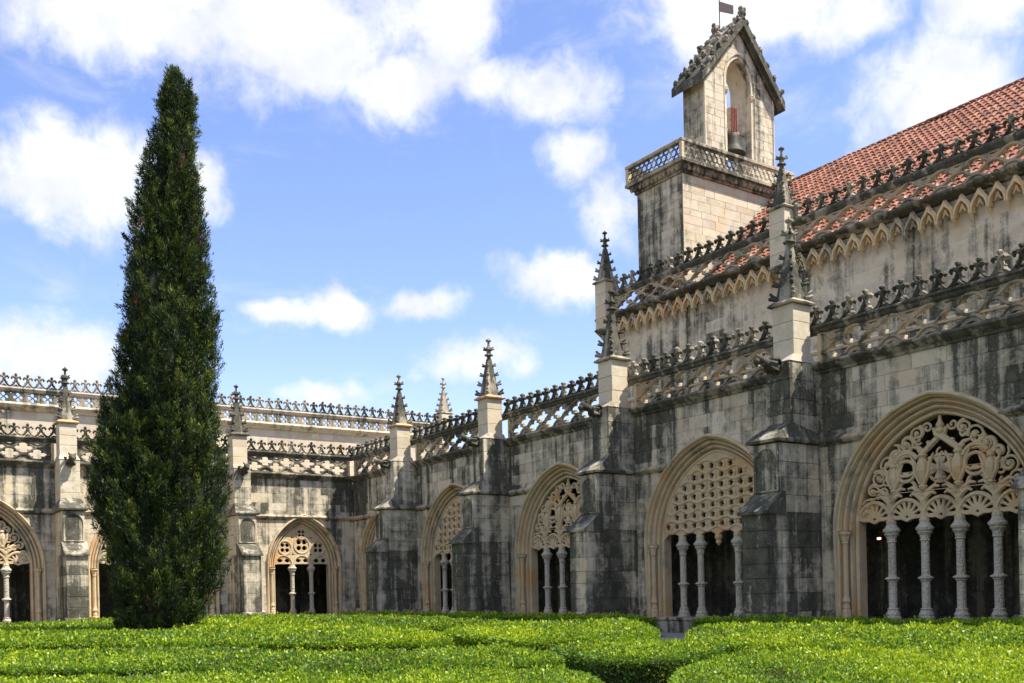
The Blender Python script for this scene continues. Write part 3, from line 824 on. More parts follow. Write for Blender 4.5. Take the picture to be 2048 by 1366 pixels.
# inside of the galleries: floor, back wall, vault slab; shade painted into the wall and slab colours
im = MB(); im.box(.9, 5.75, -40, 5.7, .1, .40); build('gallery_floor', im, 'stone', right, (.8,.8,.8,.5)).rotation_euler = (0,0,R(90))
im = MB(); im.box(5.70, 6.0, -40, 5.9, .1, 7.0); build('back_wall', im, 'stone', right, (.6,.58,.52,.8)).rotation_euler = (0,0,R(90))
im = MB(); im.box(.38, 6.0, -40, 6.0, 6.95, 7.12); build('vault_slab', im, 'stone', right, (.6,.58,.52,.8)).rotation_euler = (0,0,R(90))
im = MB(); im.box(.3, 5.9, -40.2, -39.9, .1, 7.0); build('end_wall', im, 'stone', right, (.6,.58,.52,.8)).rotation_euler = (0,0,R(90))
im = MB(); im.box(-26, .85, .9, 5.7, .1, .41); build('gallery_floor', im, 'stone', left, (.8,.8,.8,.5))
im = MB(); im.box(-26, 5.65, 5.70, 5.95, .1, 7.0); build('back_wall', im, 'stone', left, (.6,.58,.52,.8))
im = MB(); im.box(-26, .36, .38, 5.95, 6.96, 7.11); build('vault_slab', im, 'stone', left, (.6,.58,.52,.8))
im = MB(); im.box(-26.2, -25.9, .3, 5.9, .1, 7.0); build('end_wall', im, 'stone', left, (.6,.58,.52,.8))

# ------------------------------------------------------------------ hall above the right gallery
UX = 5.8
hall = empty('hall', (UX, 0, 0), R(-90))
tag(hall, 'long hall with red clay tile roof and pierced parapet above the shaded gallery', 'building')
h0, h1 = 13.2, 44.0
hw = build('wall', MB().box(h0, h1, .03, .9, 6.9, 13.1), 'stone', hall, (1,1,1,.4))
ashlar(hw, h0, 34.0, 8.6, 12.86, .43, .7, 1.5, lambda s, z: .47 if z > 10.9 else .56, y=.03, clean=.06)
build('end_wall', MB().box(h0, h0+.6, .9, 12.5, 6.9, 13.0), 'stone', hall, (1,1,1,.5))
# hood line low on the wall
build('string_course', MB().prism([(.05,9.9),(-.03,9.9),(-.08,9.98),(-.02,10.05),(.05,10.05)], h0, h1), 'stone', hall, (1,1,1,.25)).location.z = -.6
pr = MB().prism([(.5,12.90),(-.10,12.90),(-.16,12.94),(-.36,13.0),(-.42,13.05),(-.41,13.12),(-.14,13.19),(.5,13.19)], h0-.1, h1)
par = build('parapet', pr, 'crest', hall, (.95,.95,.95,.84))
build('rail', MB().prism([(-.02,13.93),(-.06,13.98),(-.12,14.06),(-.12,14.12),(-.05,14.18),(.18,14.18),(.22,14.1),(.16,13.93)], h0-.1, h1), 'crest', par, (.95,.95,.95,.84))
ups = [13.55, 23.25, 32.95, 42.65]
for p, q in zip(ups[:-1], ups[1:]):
    lo, hi = p+.42, q-.42
    o = link('lattice_panel', panel(hi-lo, .75, 1.12, 'wave'), 'crest', par, (1.15,1.05,.92,.42)); o.location = (lo, .09, 13.185)
    fleurs(par, lo-.25, hi+.25, 14.175, .06, FLEUR, .56, .86, 1.02)
def ogee_mesh():
    m = MB(); hw_ = .26
    for s in (-1,1):
        t2(m, [(s*hw_,0),(s*hw_*.98,.12),(s*hw_*.78,.24),(s*hw_*.40,.33),(s*.07,.39),(0,.47)], [.045,.045,.045,.042,.035,.03], -.06, 5)
        m.tube([(s*hw_,-.10,.02),(s*hw_,-.03,-.07),(s*hw_,.02,-.16)], [.06,.045,.015], 5)
    oo = [(hw_,.0),(hw_*.98,.12),(hw_*.78,.24),(hw_*.4,.33),(.07,.39),(0,.47)]; ii = [(hw_-.05,.0),(hw_*.80,.10),(hw_*.62,.20),(hw_*.28,.275),(.0,.33)]
    m.prismy(([(x, z) for x, z in oo]+[(-x, z) for x, z in oo[::-1][1:]]+[(-x, z) for x, z in ii]+[(x, z) for x, z in ii[::-1][1:]]), -.12, .03)
    for s in (-1,1): m.tube([(s*.10,-.05,.10),(s*.04,-.06,.16),(0,-.06,.26)], [.02,.03,.03], 5)
    return m.mesh('corbel_arch')
OG = ogee_mesh()
n = int((34-h0)/.545)
for k in range(n):
    o = link('corbel_arch', OG, 'warm', par, (1.1,1.05,.95,random.uniform(.3,.6))); o.location = (h0+.45+k*.545, -.08, 12.26); o.scale = (1.04, 1.5, 1.36)
for p in ups[:3]:
    pb = build('pier', MB().box(p-.30, p+.30, -.42, .18, 12.6, 14.55), 'stone', hall, (1,1,1,.2))
    box_stones(pb, p-.34, p+.34, -.46, .22, 12.55, 14.6, .5, .14, False, clean=.3)
    build('pier_base', MB().prism([(.2,12.3),(-.1,12.3),(-.5,12.56),(-.5,12.62),(.2,12.62)], p-.37, p+.37), 'crest', pb, (1,1,1,.6))
    pinnacle(hall, (p, -.12, 14.6), .93, .74)
# roof
def roof_tiles():
    RX0, RZ0, RX1, RZ1 = 6.55, 13.45, 12.0, 18.62; y0, y1 = -18.2, -44.0
    Ls = math.hypot(RX1-RX0, RZ1-RZ0); ux, uz = (RX1-RX0)/Ls, (RZ1-RZ0)/Ls; nx, nz = -uz, ux
    V, F, T = [], [], []
    def put(vs, fs, t):
        o = len(V); V.extend(vs)
        for f in fs: F.append(tuple(i+o for i in f)); T.append(t)
    def pt(a, y, h):
        h += .035*math.sin(y*.8+a*.9)+.02*math.sin(y*2.3-a*1.7)
        return (RX0+ux*a+nx*h, y, RZ0+uz*a+nz*h)
    put([pt(-.2,y0,-.05),pt(-.2,y1,-.05),pt(Ls,y1,-.05),pt(Ls,y0,-.05)], [(0,1,2,3)], .15)
    put([pt(Ls,y0,-.05),pt(Ls,y1,-.05),(RX1+5.6,y1,13.4),(RX1+5.6,y0,13.4)], [(0,1,2,3)], .15)
    put([(RX0,y0-.01,RZ0-.2),(RX1,y0-.01,RZ1-.1),(RX1+5.6,y0-.01,13.2)], [(0,1,2)], .1)
    wd, ex = .23, .34; ncol = int((y0-y1)/wd); nrow = int(Ls/ex)+1
    for c in range(ncol):
        yc = y0-wd*(c+.5)
        for r_ in range(nrow):
            a = r_*ex-.15; b = min(Ls+.05, a+ex*1.22); t = min(1, max(0, random.gauss(.52, .2)))
            j = random.uniform(-.012, .012); vs = []
            for aa, rad, lift in ((a, .098, .055+random.uniform(0,.012)), (b, .082, .02)):
                for k in range(6):
                    an = math.pi*k/5; vs.append(pt(aa, yc+j+rad*math.cos(an), lift+rad*math.sin(an)*.82))
            fs = [(k, k+1, 6+k+1, 6+k) for k in range(5)]+[(0,5,4,3,2,1)]
            put(vs, fs, t)
    for k in range(int((y0-y1)/.42)):
        ya = y0-.42*k; vs = []
        for yy, rad in ((ya+.03, .15), (ya-.44, .13)):
            for q in range(7):
                an = math.pi*q/6; vs.append((RX1+rad*math.cos(an), yy, RZ1-.02+rad*math.sin(an)+random.uniform(-.004,.004)))
        put(vs, [(q, q+1, 7+q+1, 7+q) for q in range(6)]+[(6,5,4,3,2,1,0)], random.uniform(.05,.5))
    me = bpy.data.meshes.new('roof'); me.from_pydata(V, [], F); me.update()
    at = me.attributes.new('tone', 'FLOAT', 'FACE'); at.data.foreach_set('value', T)
    o = link('roof', me, 'tile', hall, kind='stuff'); o.matrix_parent_inverse = (Matrix.Translation((UX,0,0)) @ Matrix.Rotation(R(-90),4,'Z')).inverted()
    return o
roof_tiles()

# ------------------------------------------------------------------ range above the left gallery
UY = 5.8
rng_l = empty('upper_range', (0, UY, 0)); tag(rng_l, 'plain pale upper range with pierced parapet and fleurons behind the sunlit gallery', 'building')
l0, l1 = -30.0, 9.3
uw = build('wall', MB().box(l0, l1, .03, 7.0, .0, 10.9), 'stone', rng_l, (1,1,1,.15))
ashlar(uw, -21.0, l1, 8.3, 10.62, .46, .8, 1.6, lambda s, z: .14, y=.03, clean=.2)
for sx in (-12.6, -15.3): build('spout', MB().tube([(sx,.2,10.45),(sx,-.35,10.40)], .07, 8), 'crest', rng_l, (1,1,1,.5))
par = build('parapet', MB().prism([(.5,10.55),(-.05,10.55),(-.10,10.63),(-.26,10.74),(-.30,10.80),(-.28,10.87),(-.14,10.92),(.5,10.92)], l0, l1), 'stone', rng_l, (1,1,1,.36))
build('rail', MB().prism([(-.02,11.44),(-.06,11.5),(-.10,11.58),(-.05,11.66),(.16,11.66),(.2,11.56),(.14,11.44)], l0, l1), 'crest', par, (1.1,1.1,1.1,.5))
for k in range(4):
    lo = -21.2+k*7.6; o = link('lattice_panel', panel(7.56, .53, .63, 'cross'), 'crest', par, (.85,.80,.76,.62)); o.location = (lo, .09, 10.915)
fleurs(par, -21.2, 8.6, 11.655, .05, FLEUR_S, .52, .74, 1.12)
pb = build('pier', MB().box(8.6, 9.3, -.35, .35, 10.4, 12.2), 'stone', rng_l, (1,1,1,.2))
box_stones(pb, 8.57, 9.33, -.38, .38, 10.4, 12.25, .46, .12, False)
pinnacle(rng_l, (8.95, 0, 12.25), .93, .5)

# ------------------------------------------------------------------ bell tower
tw = empty('bell_tower', (6.2, -17.8, 12.6)); tag(tw, 'square stone bell tower with gabled bellcote and ring-pierced balustrade', 'tower')
inv = Matrix.Translation((-6.2, 17.8, -12.6))
def tb(name, mb, mat, parent, color, smooth=False):
    """built in world coordinates, hung under the tower"""
    o = build(name, mb, mat, parent, color, smooth)
    if parent is tw: o.matrix_parent_inverse = inv
    return o
TX0, TX1, TY0, TY1 = 6.2, 12.2, -17.8, -15.1
shaft = tb('shaft', MB().box(TX0+.03, TX1-.03, TY0+.03, TY1, 12.0, 18.1), 'stone', tw, (1,1,1,.4))
fs = empty('south_face', (0, TY0, 0), 0, shaft); ashlar(fs, TX0+.0, TX1, 13.0, 18.02, .34, .55, 1.1, lambda s, z: .20, clean=.15, tint=None)
fwst = empty('west_face', (TX0, 0, 0), R(-90), shaft); ashlar(fwst, -TY1, -TY0, 13.0, 18.02, .34, .5, 1.0, lambda s, z: .60 if z < 17 else .52, clean=.05)
# corbelled cornice with carved leaves, balustrade
def ring_box(m, o, z0, z1, inset=.0):
    m.box(TX0-o, TX1+o, TY0-o, TY1+o, z0, z1)
cm = MB(); ring_box(cm, .08, 18.02, 18.10); ring_box(cm, .22, 18.22, 18.34); ring_box(cm, .36, 18.34, 18.46)
z_ = 18.1
cm.add([(TX0-.06,TY0-.06,18.10),(TX1+.06,TY0-.06,18.10),(TX1+.06,TY1+.06,18.10),(TX0-.06,TY1+.06,18.10),(TX0-.2,TY0-.2,18.22),(TX1+.2,TY0-.2,18.22),(TX1+.2,TY1+.2,18.22),(TX0-.2,TY1+.2,18.22)], [(0,1,5,4),(1,2,6,5),(2,3,7,6),(3,0,4,7)])
cor = tb('cornice', cm, 'crest', tw, (1.1,1.05,.95,.58))
lf = MB()
for k in range(26):
    x = TX0-.05+k*(TX1-TX0+.1)/25; lf.blob((x, TY0-.19, 18.17), .085, 6, 4, (1.1,.8,1), .3)
for k in range(12):
    y = TY0+.1+k*(TY1-TY0)/11; lf.blob((TX0-.19, y, 18.17), .085, 6, 4, (.8,1.1,1), .3)
tb('leaf_frieze', lf, 'crest', cor, (1.1,1.0,.85,.5))['kind'] = 'stuff'
def ring_panel(L, P):
    m = MB(); r_ = .125; n = round(L/.285); p = L/n
    for k in range(n+1):
        x = p*(k+.5)
        if x < L: t2(m, arcp(x, P*.5, r_, 0, 2*math.pi, 12), .024, 0, 5)
        if 0 < p*k < L:
            t2(m, arcp(p*k, P*.5+.235, r_, math.pi*.98, 2.02*math.pi, 8), .024, 0, 5); t2(m, arcp(p*k, P*.5-.235, r_, 0, math.pi, 8), .024, 0, 5)
    m.box(0, L, -.03, .03, -.03, .05); m.box(0, L, -.03, .03, P-.05, P+.03)
    return m
for nm, L, place in (('s', TX1-TX0+.5, 0), ('w', TY1-TY0+.5, 1)):
    o = build('ring_lattice', ring_panel(L, .60), 'stone', cor, (1,1,.96,.5 if nm == 's' else .9))
    if nm == 's': o.location = (TX0-.25, TY0-.26, 18.49)
    else: o.location = (TX0-.26, TY1+.25, 18.49); o.rotation_euler = (0,0,R(-90))
rl = MB(); o_ = .36
for (x0,x1,y0,y1) in ((TX0-o_,TX1+o_,TY0-o_,TY0-.16),(TX0-o_,TX0-.16,TY0-.158,TY1+o_),(TX1+.16,TX1+o_,TY0-.158,TY1+o_),(TX0-.158,TX1+.158,TY1+.16,TY1+o_)):
    rl.cbox(x0,x1,y0,y1,19.10,19.25,.025)
tb('rail', rl, 'crest', cor, (1.25,1.2,1.05,.5))
for x, y in ((TX0-.26,TY0-.26),(TX1+.26,TY0-.26),(TX0-.26,TY1+.26)): tb('corner_post', MB().cbox(x-.08,x+.08,y-.08,y+.08,18.46,19.11,.015), 'stone', cor, (1,.95,.8,.3))
# the panels hidden from here: plain rear balustrades keep the terrace closed
rp = MB(); rp.box(TX0-.2, TX1+.2, TY1+.2, TY1+.3, 18.46, 19.1); rp.box(TX1+.2, TX1+.3, TY0-.2, TY1+.2, 18.46, 19.1); tb('rear_balustrade', rp, 'stone', cor, (1,1,1,.4))
# bellcote
BX0, BX1, BY0, BY1 = 8.16, 12.38, -17.2, -15.95; bc = (BX0+BX1)/2; GZ, GA = 22.75, 25.25
ow, os_, oa = .74, 22.95, 24.0
def bell_open(off=0.0, n=8):
    w_ = ow+off; rise = oa-os_+off; r = (w_*w_+rise*rise)/(2*w_); c = r-w_; a1 = math.acos(c/r)
    L = [(-w_, 18.5)]+[(-(r*math.cos(a1*k/n)-c), os_+r*math.sin(a1*k/n)) for k in range(n+1)]
    return L+[(-x, z) for x, z in L[::-1][1:]]
me = fret('bellcote', [[(BX0-bc+.03,18.45),(BX1-bc-.03,18.45),(BX1-bc-.03,GZ+.0),(0,GA),(BX0-bc+.03,GZ+.0)]], [bell_open(.02)], BY1-BY0-.06, .002)
bcore = link('bellcote', me, 'stone', tw, (1,1,1,.3)); bcore.matrix_parent_inverse = inv; bcore.location = (bc, (BY0+BY1)/2, 0)
BA = dict(w=ow, rise=oa-os_); BA['r'] = (BA['w']**2+BA['rise']**2)/(2*BA['w']); BA['c'] = BA['r']-BA['w']
# facing stones of the bellcote front, cut by gable and opening
e = courses(19.0, 25.1, .36); fr = empty('front_face', (0, -(BY1-BY0)/2, 0), 0, bcore)
for a, b in zip(e[:-1], e[1:]):
    x = BX0-bc-random.uniform(0,.3)
    while x < BX1-bc:
        wd = random.uniform(.45,.85); p, q = max(BX0-bc, x), min(BX1-bc, x+wd); x += wd
        for (p2, q2) in ([(p, 0), (0, q)] if p < 0 < q else [(p, q)]):
            if q2-p2 < .06: continue
            poly = [(p2,a),(q2,a),(q2,b),(p2,b)]; sg = -1 if p2+q2 < 0 else 1
            k = (GA-GZ)/((BX1-BX0)/2); poly = clip(poly, (-sg*k, -1), -(GA-.05))
            if a < os_: poly = clip(poly, (sg, 0), ow+.15) if len(poly) >= 3 else poly
            if len(poly) >= 3 and b > os_:
                zm = min(max((a+b)/2, os_), oa+.1); tt = math.asin(min(1, max(0, (zm-os_)/(BA['r']+.15)))); nn = (sg*math.cos(tt), math.sin(tt))
                C0 = (-sg*BA['c'], os_)
                if min(math.hypot(px-C0[0], pz-C0[1]) for px, pz in poly) < BA['r']+.15: poly = clip(poly, nn, nn[0]*C0[0]+nn[1]*C0[1]+BA['r']+.15)
            if len(poly) < 3 or area(poly) < .012: continue
            v = random.uniform(.9, 1.04); build('stone', stone_piece(poly, random.uniform(.0,.005)), 'stone', fr, (v, v, v, max(0, min(1, .40+random.uniform(-.1,.1)))))
sf = empty('side_face', (BX0-bc, 0, 0), R(-90), bcore); hd = (BY1-BY0)/2
ashlar(sf, -hd, hd, 19.0, GZ+.1, .42, .45, .9, lambda s, z: .54, clean=.05)
# moulded jamb of the opening and corner shafts
def jamb_ring():
    prof = [(0.0,.35),(0.0,.06),(.05,.03),(.08,.07),(.11,.02),(.16,.0),(.17,-.03),(.20,-.03),(.21,.03)]
    rows = [bell_open(u) for u, d in prof]; k = len(prof); m = MB()
    vs = [(rows[j][i][0], prof[j][1], rows[j][i][1]) for i in range(len(rows[0])) for j in range(k)]
    return m.add(vs, [(i*k+j, i*k+j+1, (i+1)*k+j+1, (i+1)*k+j) for i in range(len(rows[0])-1) for j in range(k-1)])
o = build('jamb', jamb_ring(), 'stone', bcore, (1,1,1,.42)); o.location = (0, -hd, 0)
for x in (BX0-bc, BX1-bc):
    build('corner_shaft', MB().tube([(x,-hd+.01,18.5),(x,-hd+.01,GZ+.05)], .06, 8), 'stone', bcore, (1,1,1,.25))
for s in (-1,1): build('capital', MB().blob((s*(ow+.05), -hd+.03, 22.5), .12, 8, 5, (1,.8,1.4), .2), 'stone', bcore, (1,.95,.9,.3))
# gable roof slabs
gs = MB(); hwd = (BX1-BX0)/2; k = (GA-GZ)/hwd; ov = .42; y0, y1 = -hd-.34, hd+.25
for s in (-1,1):
    x0, z0 = s*(hwd+ov), GZ-k*ov; L_ = [(0,GA),(x0,z0)]
    th = .30
    vs = [(0,y0,GA+.0),(x0,y0,z0),(x0,y0,z0+th*1.25),(0,y0,GA+th*1.5),(0,y1,GA),(x0,y1,z0),(x0,y1,z0+th*1.25),(0,y1,GA+th*1.5)]
    fs_ = [(0,1,2,3),(4,7,6,5),(0,4,5,1),(2,6,7,3),(1,5,6,2)]
    gs.add(vs, fs_ if s > 0 else [f[::-1] for f in fs_])
    # moulding under the verge
    nrm = math.hypot(1, k)
    gs.tube([(s*.02,-hd-.12,GA-.05),(s*(hwd+ov*.75),-hd-.12,GZ-k*ov*.75-.05)], .09, 6)
gb = build('gable_roof', gs, 'crest', bcore, (.95,.95,.92,.82))
def knob_mesh():
    m = MB(); m.blob((0,0,.10), .15, 8, 5, (1.1,1.0,.9), .18); m.blob((-.06,.02,.22), .10, 7, 4, (1,1,.8), .2); m.blob((.07,-.03,.20), .09, 7, 4, (1,1,.8), .2); m.tube([(0,0,-.1),(0,0,.1)], [.12,.09], 6); return m.mesh('crocket', True)
KNOB = knob_mesh()
for s in (-1,1):
    for i in range(8 if s < 0 else 6):
        nn_ = (8 if s < 0 else 6); f = (i+.45)/nn_
        for y in (y0+.12, (y0+y1)/2, y1-.12) if s < 0 else (y0+.12, y1-.12):
            o = link('crocket', KNOB, 'crest', gb, (1,1,1,random.uniform(.55,.85))); x = s*(hwd+ov)*(1-f)
            o.location = (x, y-(.06 if s > 0 and y < 0 else 0), GA+(.40 if s < 0 else .50)-k*abs(x)-.06*f); o.rotation_euler = (0, s*.65, random.uniform(0,6)); q = random.uniform(.75,1.05) if s < 0 else .7; o.scale = (q,q,q)
for y in (y0+.1, y1-.2):
    o = link('finial', KNOB, 'crest', gb, (1,1,1,.7)); o.location = (0, y, GA+.42); o.scale = (1.15,1.15,1.5)
# weather vane
wv = MB().tube([(-.28, .15, GA+.2),(-.28,.15,GA+1.9)], .022, 6)
vn = build('weather_vane', wv, 'iron', bcore, (1,1,1,.4))
fl = MB(); fl.add([(-.26,.14,GA+1.05),(.50,.06,GA+1.12),(.50,.06,GA+1.50),(-.26,.14,GA+1.48),(-.26,.165,GA+1.05),(.50,.085,GA+1.12),(.50,.085,GA+1.50),(-.26,.165,GA+1.48)], [(0,1,2,3),(7,6,5,4),(0,4,5,1),(1,5,6,2),(2,6,7,3),(3,7,4,0)])
build('flag', fl, 'flag', vn, (1,1,1,.4))
# bell hung in the opening
bl = empty('bell', (bc+.0, (BY0+BY1)/2-.15, 20.0)); tag(bl, 'old bronze bell hanging from a red wooden headstock in the bellcote', 'bell')
build('bell_body', MB().lathe([(.30,.03),(.50,.0),(.52,.05),(.46,.14),(.38,.24),(.325,.42),(.30,.66),(.28,.82),(.24,.88),(.10,.93),(.06,1.0)], seg=24), 'bronze', bl, (1,1,1,.4), True).scale = (1.12,1.12,1.04)
build('clapper', MB().tube([(0,0,.8),(0,0,.0)], [.02,.03], 6).blob((0,0,-.03), .06, 7, 5), 'iron', bl)
hs = MB().cbox(-.20,.20,-.14,.14,.95,2.05,.04); hs.box(-.95,.95,-.05,.05,1.0,1.1)
hk = build('headstock', hs, 'wood_pale', bl)
for x in (-.15,-.05,.05,.15): build('slat', MB().cbox(x-.032,x+.032,-.175,-.142,.96,2.03,.008), 'wood', hk)
# weeds on the balustrade
def leaf_arrays(P, D, L, W, tone, name, mat, parent, kind='stuff'):
    """one rhombic leaf per point: base P, direction D"""
    n = len(P); rnd_ = rng.normal(size=(n,3)); S = np.cross(D, rnd_); S /= np.linalg.norm(S, axis=1, keepdims=True)+1e-9
    L = np.broadcast_to(np.asarray(L, float), (n,))[:,None]; W = np.broadcast_to(np.asarray(W, float), (n,))[:,None]
    V = np.stack([P, P+D*L*.45+S*W, P+D*L, P+D*L*.45-S*W], 1).reshape(-1,3).astype(np.float32)
    me = bpy.data.meshes.new(name); me.vertices.add(4*n); me.vertices.foreach_set('co', V.ravel())
    me.loops.add(4*n); me.loops.foreach_set('vertex_index', np.arange(4*n, dtype=np.int32))
    me.polygons.add(n); me.polygons.foreach_set('loop_start', np.arange(0,4*n,4,dtype=np.int32)); me.polygons.foreach_set('loop_total', np.full(n,4,dtype=np.int32))
    at = me.attributes.new('tone', 'FLOAT', 'FACE'); at.data.foreach_set('value', np.clip(tone,0,1).astype(np.float32))
    me.update(calc_edges=True); me.validate()
    return link(name, me, mat, parent, kind=kind)
wp = np.array([12.0,-18.15,18.5]); n = 420
P = wp+rng.normal(size=(n,3))*[.32,.10,.10]; D = rng.normal(size=(n,3))*.6+[0,-.3,.7]; D /= np.linalg.norm(D,axis=1,keepdims=True)
wd_ = empty('weed_clump', (12.0,-18.15,18.46)); tag(wd_, 'dry green weeds rooted on the ledge of the bell tower', 'plant')
o = leaf_arrays(P-wp+[0,0,.04], D, rng.uniform(.08,.2,n), .02, rng.uniform(.2,.9,n), 'leaves', 'box_leaf', wd_)

# ------------------------------------------------------------------ lamp on the back wall of the gallery
def glow_mat():
    m, nt = new_mat('lamp_glow'); e = nt.n('ShaderNodeEmission', {'Color': (1, .35, .30, 1), 'Strength': 2.5}); nt.n('ShaderNodeOutputMaterial', {'Surface': e.outputs[0]}); return m
MAT['glow'] = glow_mat()
lp = empty('wall_lamp', (5.70,-26.93,2.86)); tag(lp, 'small lit red lamp on the wall deep inside the shaded gallery', 'lamp')
build('lamp_housing', MB().cbox(-.10,.0,-.13,.13,-.08,.08,.015), 'iron', lp); build('lamp_lens', MB().cbox(-.125,-.098,-.07,.07,-.035,.035,.01), 'glow', lp)

# ------------------------------------------------------------------ cypress
cyp = empty('cypress_tree', (-14.63,-17.81,0)); tag(cyp, 'tall narrow dark green cypress standing among the box hedges', 'tree')
K = 28.39/2010
prof = [(142,345,4),(165,348,24),(200,351,36),(280,348,45),(340,342,55),(420,337,67),(500,333,75),(560,330,85),(640,332,93),(720,331,101),(800,329,107),(860,322,120),(900,318,124),(980,314,129),(1040,317,126),(1100,324,117),(1160,325,110),(1220,322,93),(1262,315,80),(1290,314,66)]
pz = np.array([(1296-a)*K for a,b,c in prof])[::-1]; pc = np.array([(b-316)*K+(1296-a)*K*.022 for a,b,c in prof])[::-1]; pr_ = np.array([c*K for a,b,c in prof])[::-1]
rvec = np.array([rt.x, rt.y, 0])
def crown_r(z, th):
    r = np.interp(z, pz, pr_)
    return r*(1+.10*np.sin(3*th+z*.9)+.07*np.sin(5*th-z*1.7)+.05*np.sin(9*th+z*2.9))
build('trunk', MB().tube([(rvec[0]*c, rvec[1]*c, z) for z, c in ((-.05, 0), (1.5, .0), (5, float(np.interp(5, pz, pc))), (9, float(np.interp(9, pz, pc))), (12.5, float(np.interp(12.5, pz, pc))), (15.2, float(np.interp(15.2, pz, pc))))], [.32,.26,.20,.14,.08,.02], 10), 'bark', cyp)
# dark inner mass
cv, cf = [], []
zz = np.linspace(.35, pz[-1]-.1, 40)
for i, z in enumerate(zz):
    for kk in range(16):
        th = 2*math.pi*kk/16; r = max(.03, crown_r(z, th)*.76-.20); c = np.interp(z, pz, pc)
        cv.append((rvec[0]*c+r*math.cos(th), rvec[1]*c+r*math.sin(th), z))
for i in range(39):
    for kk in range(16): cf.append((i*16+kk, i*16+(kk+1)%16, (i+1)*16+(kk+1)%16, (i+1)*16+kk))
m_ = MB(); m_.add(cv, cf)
NCL, PER = 3600, 95
hh = pz[-1]
zc = rng.uniform(0,1,NCL*3); zc = zc*(hh-.35)+.35
keep = rng.uniform(0,1,len(zc)) < np.interp(zc, pz, pr_)/pr_.max()*.95+.05
zc = zc[keep][:NCL]; NCL = len(zc); th = rng.uniform(0,2*math.pi,NCL)
rad = np.maximum(.02, crown_r(zc, th)*rng.uniform(.74,1.02,NCL)-.20); rad *= 1+(rng.uniform(0,1,NCL) < .05)*rng.uniform(.04,.14,NCL)
cc = np.interp(zc, pz, pc)
CP = np.stack([rvec[0]*cc+rad*np.cos(th), rvec[1]*cc+rad*np.sin(th), zc], 1)
out = np.stack([np.cos(th), np.sin(th), np.zeros(NCL)], 1)
CD = out*rng.uniform(.08,.45,NCL)[:,None]+np.array([0,0,1])*rng.uniform(.5,1.0,NCL)[:,None]+rng.normal(size=(NCL,3))*.16; CD /= np.linalg.norm(CD,axis=1,keepdims=True)
CL = rng.uniform(.22,.50,NCL)*np.interp(zc,[0,hh-2,hh],[1,1,.6]); ctone = rng.beta(1.5,2.0,NCL)
t = rng.uniform(-.25,1,(NCL,PER))
sp = (1.05-np.clip(t,0,1))*.075+.010
P = CP[:,None,:]+CD[:,None,:]*(t*CL[:,None])[:,:,None]+rng.normal(size=(NCL,PER,3))*sp[:,:,None]
D = CD[:,None,:]+rng.normal(size=(NCL,PER,3))*.42; D /= np.linalg.norm(D,axis=2,keepdims=True)
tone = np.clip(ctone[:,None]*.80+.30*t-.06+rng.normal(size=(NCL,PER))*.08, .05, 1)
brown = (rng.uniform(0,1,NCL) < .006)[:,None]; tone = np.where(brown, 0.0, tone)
n = NCL*PER
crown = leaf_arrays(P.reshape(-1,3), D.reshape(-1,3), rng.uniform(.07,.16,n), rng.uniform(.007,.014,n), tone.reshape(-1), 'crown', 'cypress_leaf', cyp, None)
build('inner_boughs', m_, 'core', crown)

# ------------------------------------------------------------------ box hedges
HZ = .58
def snoise(x, y): return .5*np.sin(x*1.3+.7*np.sin(y*.9))+.3*np.sin(y*2.1+1.3*np.sin(x*.7)+2)+.2*np.sin(x*3.7-y*2.9)
def inside(px, py, poly):
    r = np.zeros(len(px), bool); n = len(poly)
    for i in range(n):
        x1, y1 = poly[i]; x2, y2 = poly[(i+1)%n]
        c = ((y1 > py) != (y2 > py)) & (px < (x2-x1)*(py-y1)/(y2-y1+1e-12)+x1); r ^= c
    return r
def edge_dist(px, py, poly):
    d = np.full(len(px), 1e9); n = len(poly)
    for i in range(n):
        a = np.array(poly[i]); b = np.array(poly[(i+1)%n]); ab = b-a; t = np.clip(((px-a[0])*ab[0]+(py-a[1])*ab[1])/(ab@ab), 0, 1)
        d = np.minimum(d, np.hypot(px-a[0]-t*ab[0], py-a[1]-t*ab[1]))
    return d
def smooth_poly(poly, it=2):
    for _ in range(it):
        q = []
        for i in range(len(poly)):
            a, b = poly[i], poly[(i+1)%len(poly)]
            q += [(a[0]*.8+b[0]*.2, a[1]*.8+b[1]*.2), (a[0]*.2+b[0]*.8, a[1]*.2+b[1]*.8)]
        poly = q
    return poly
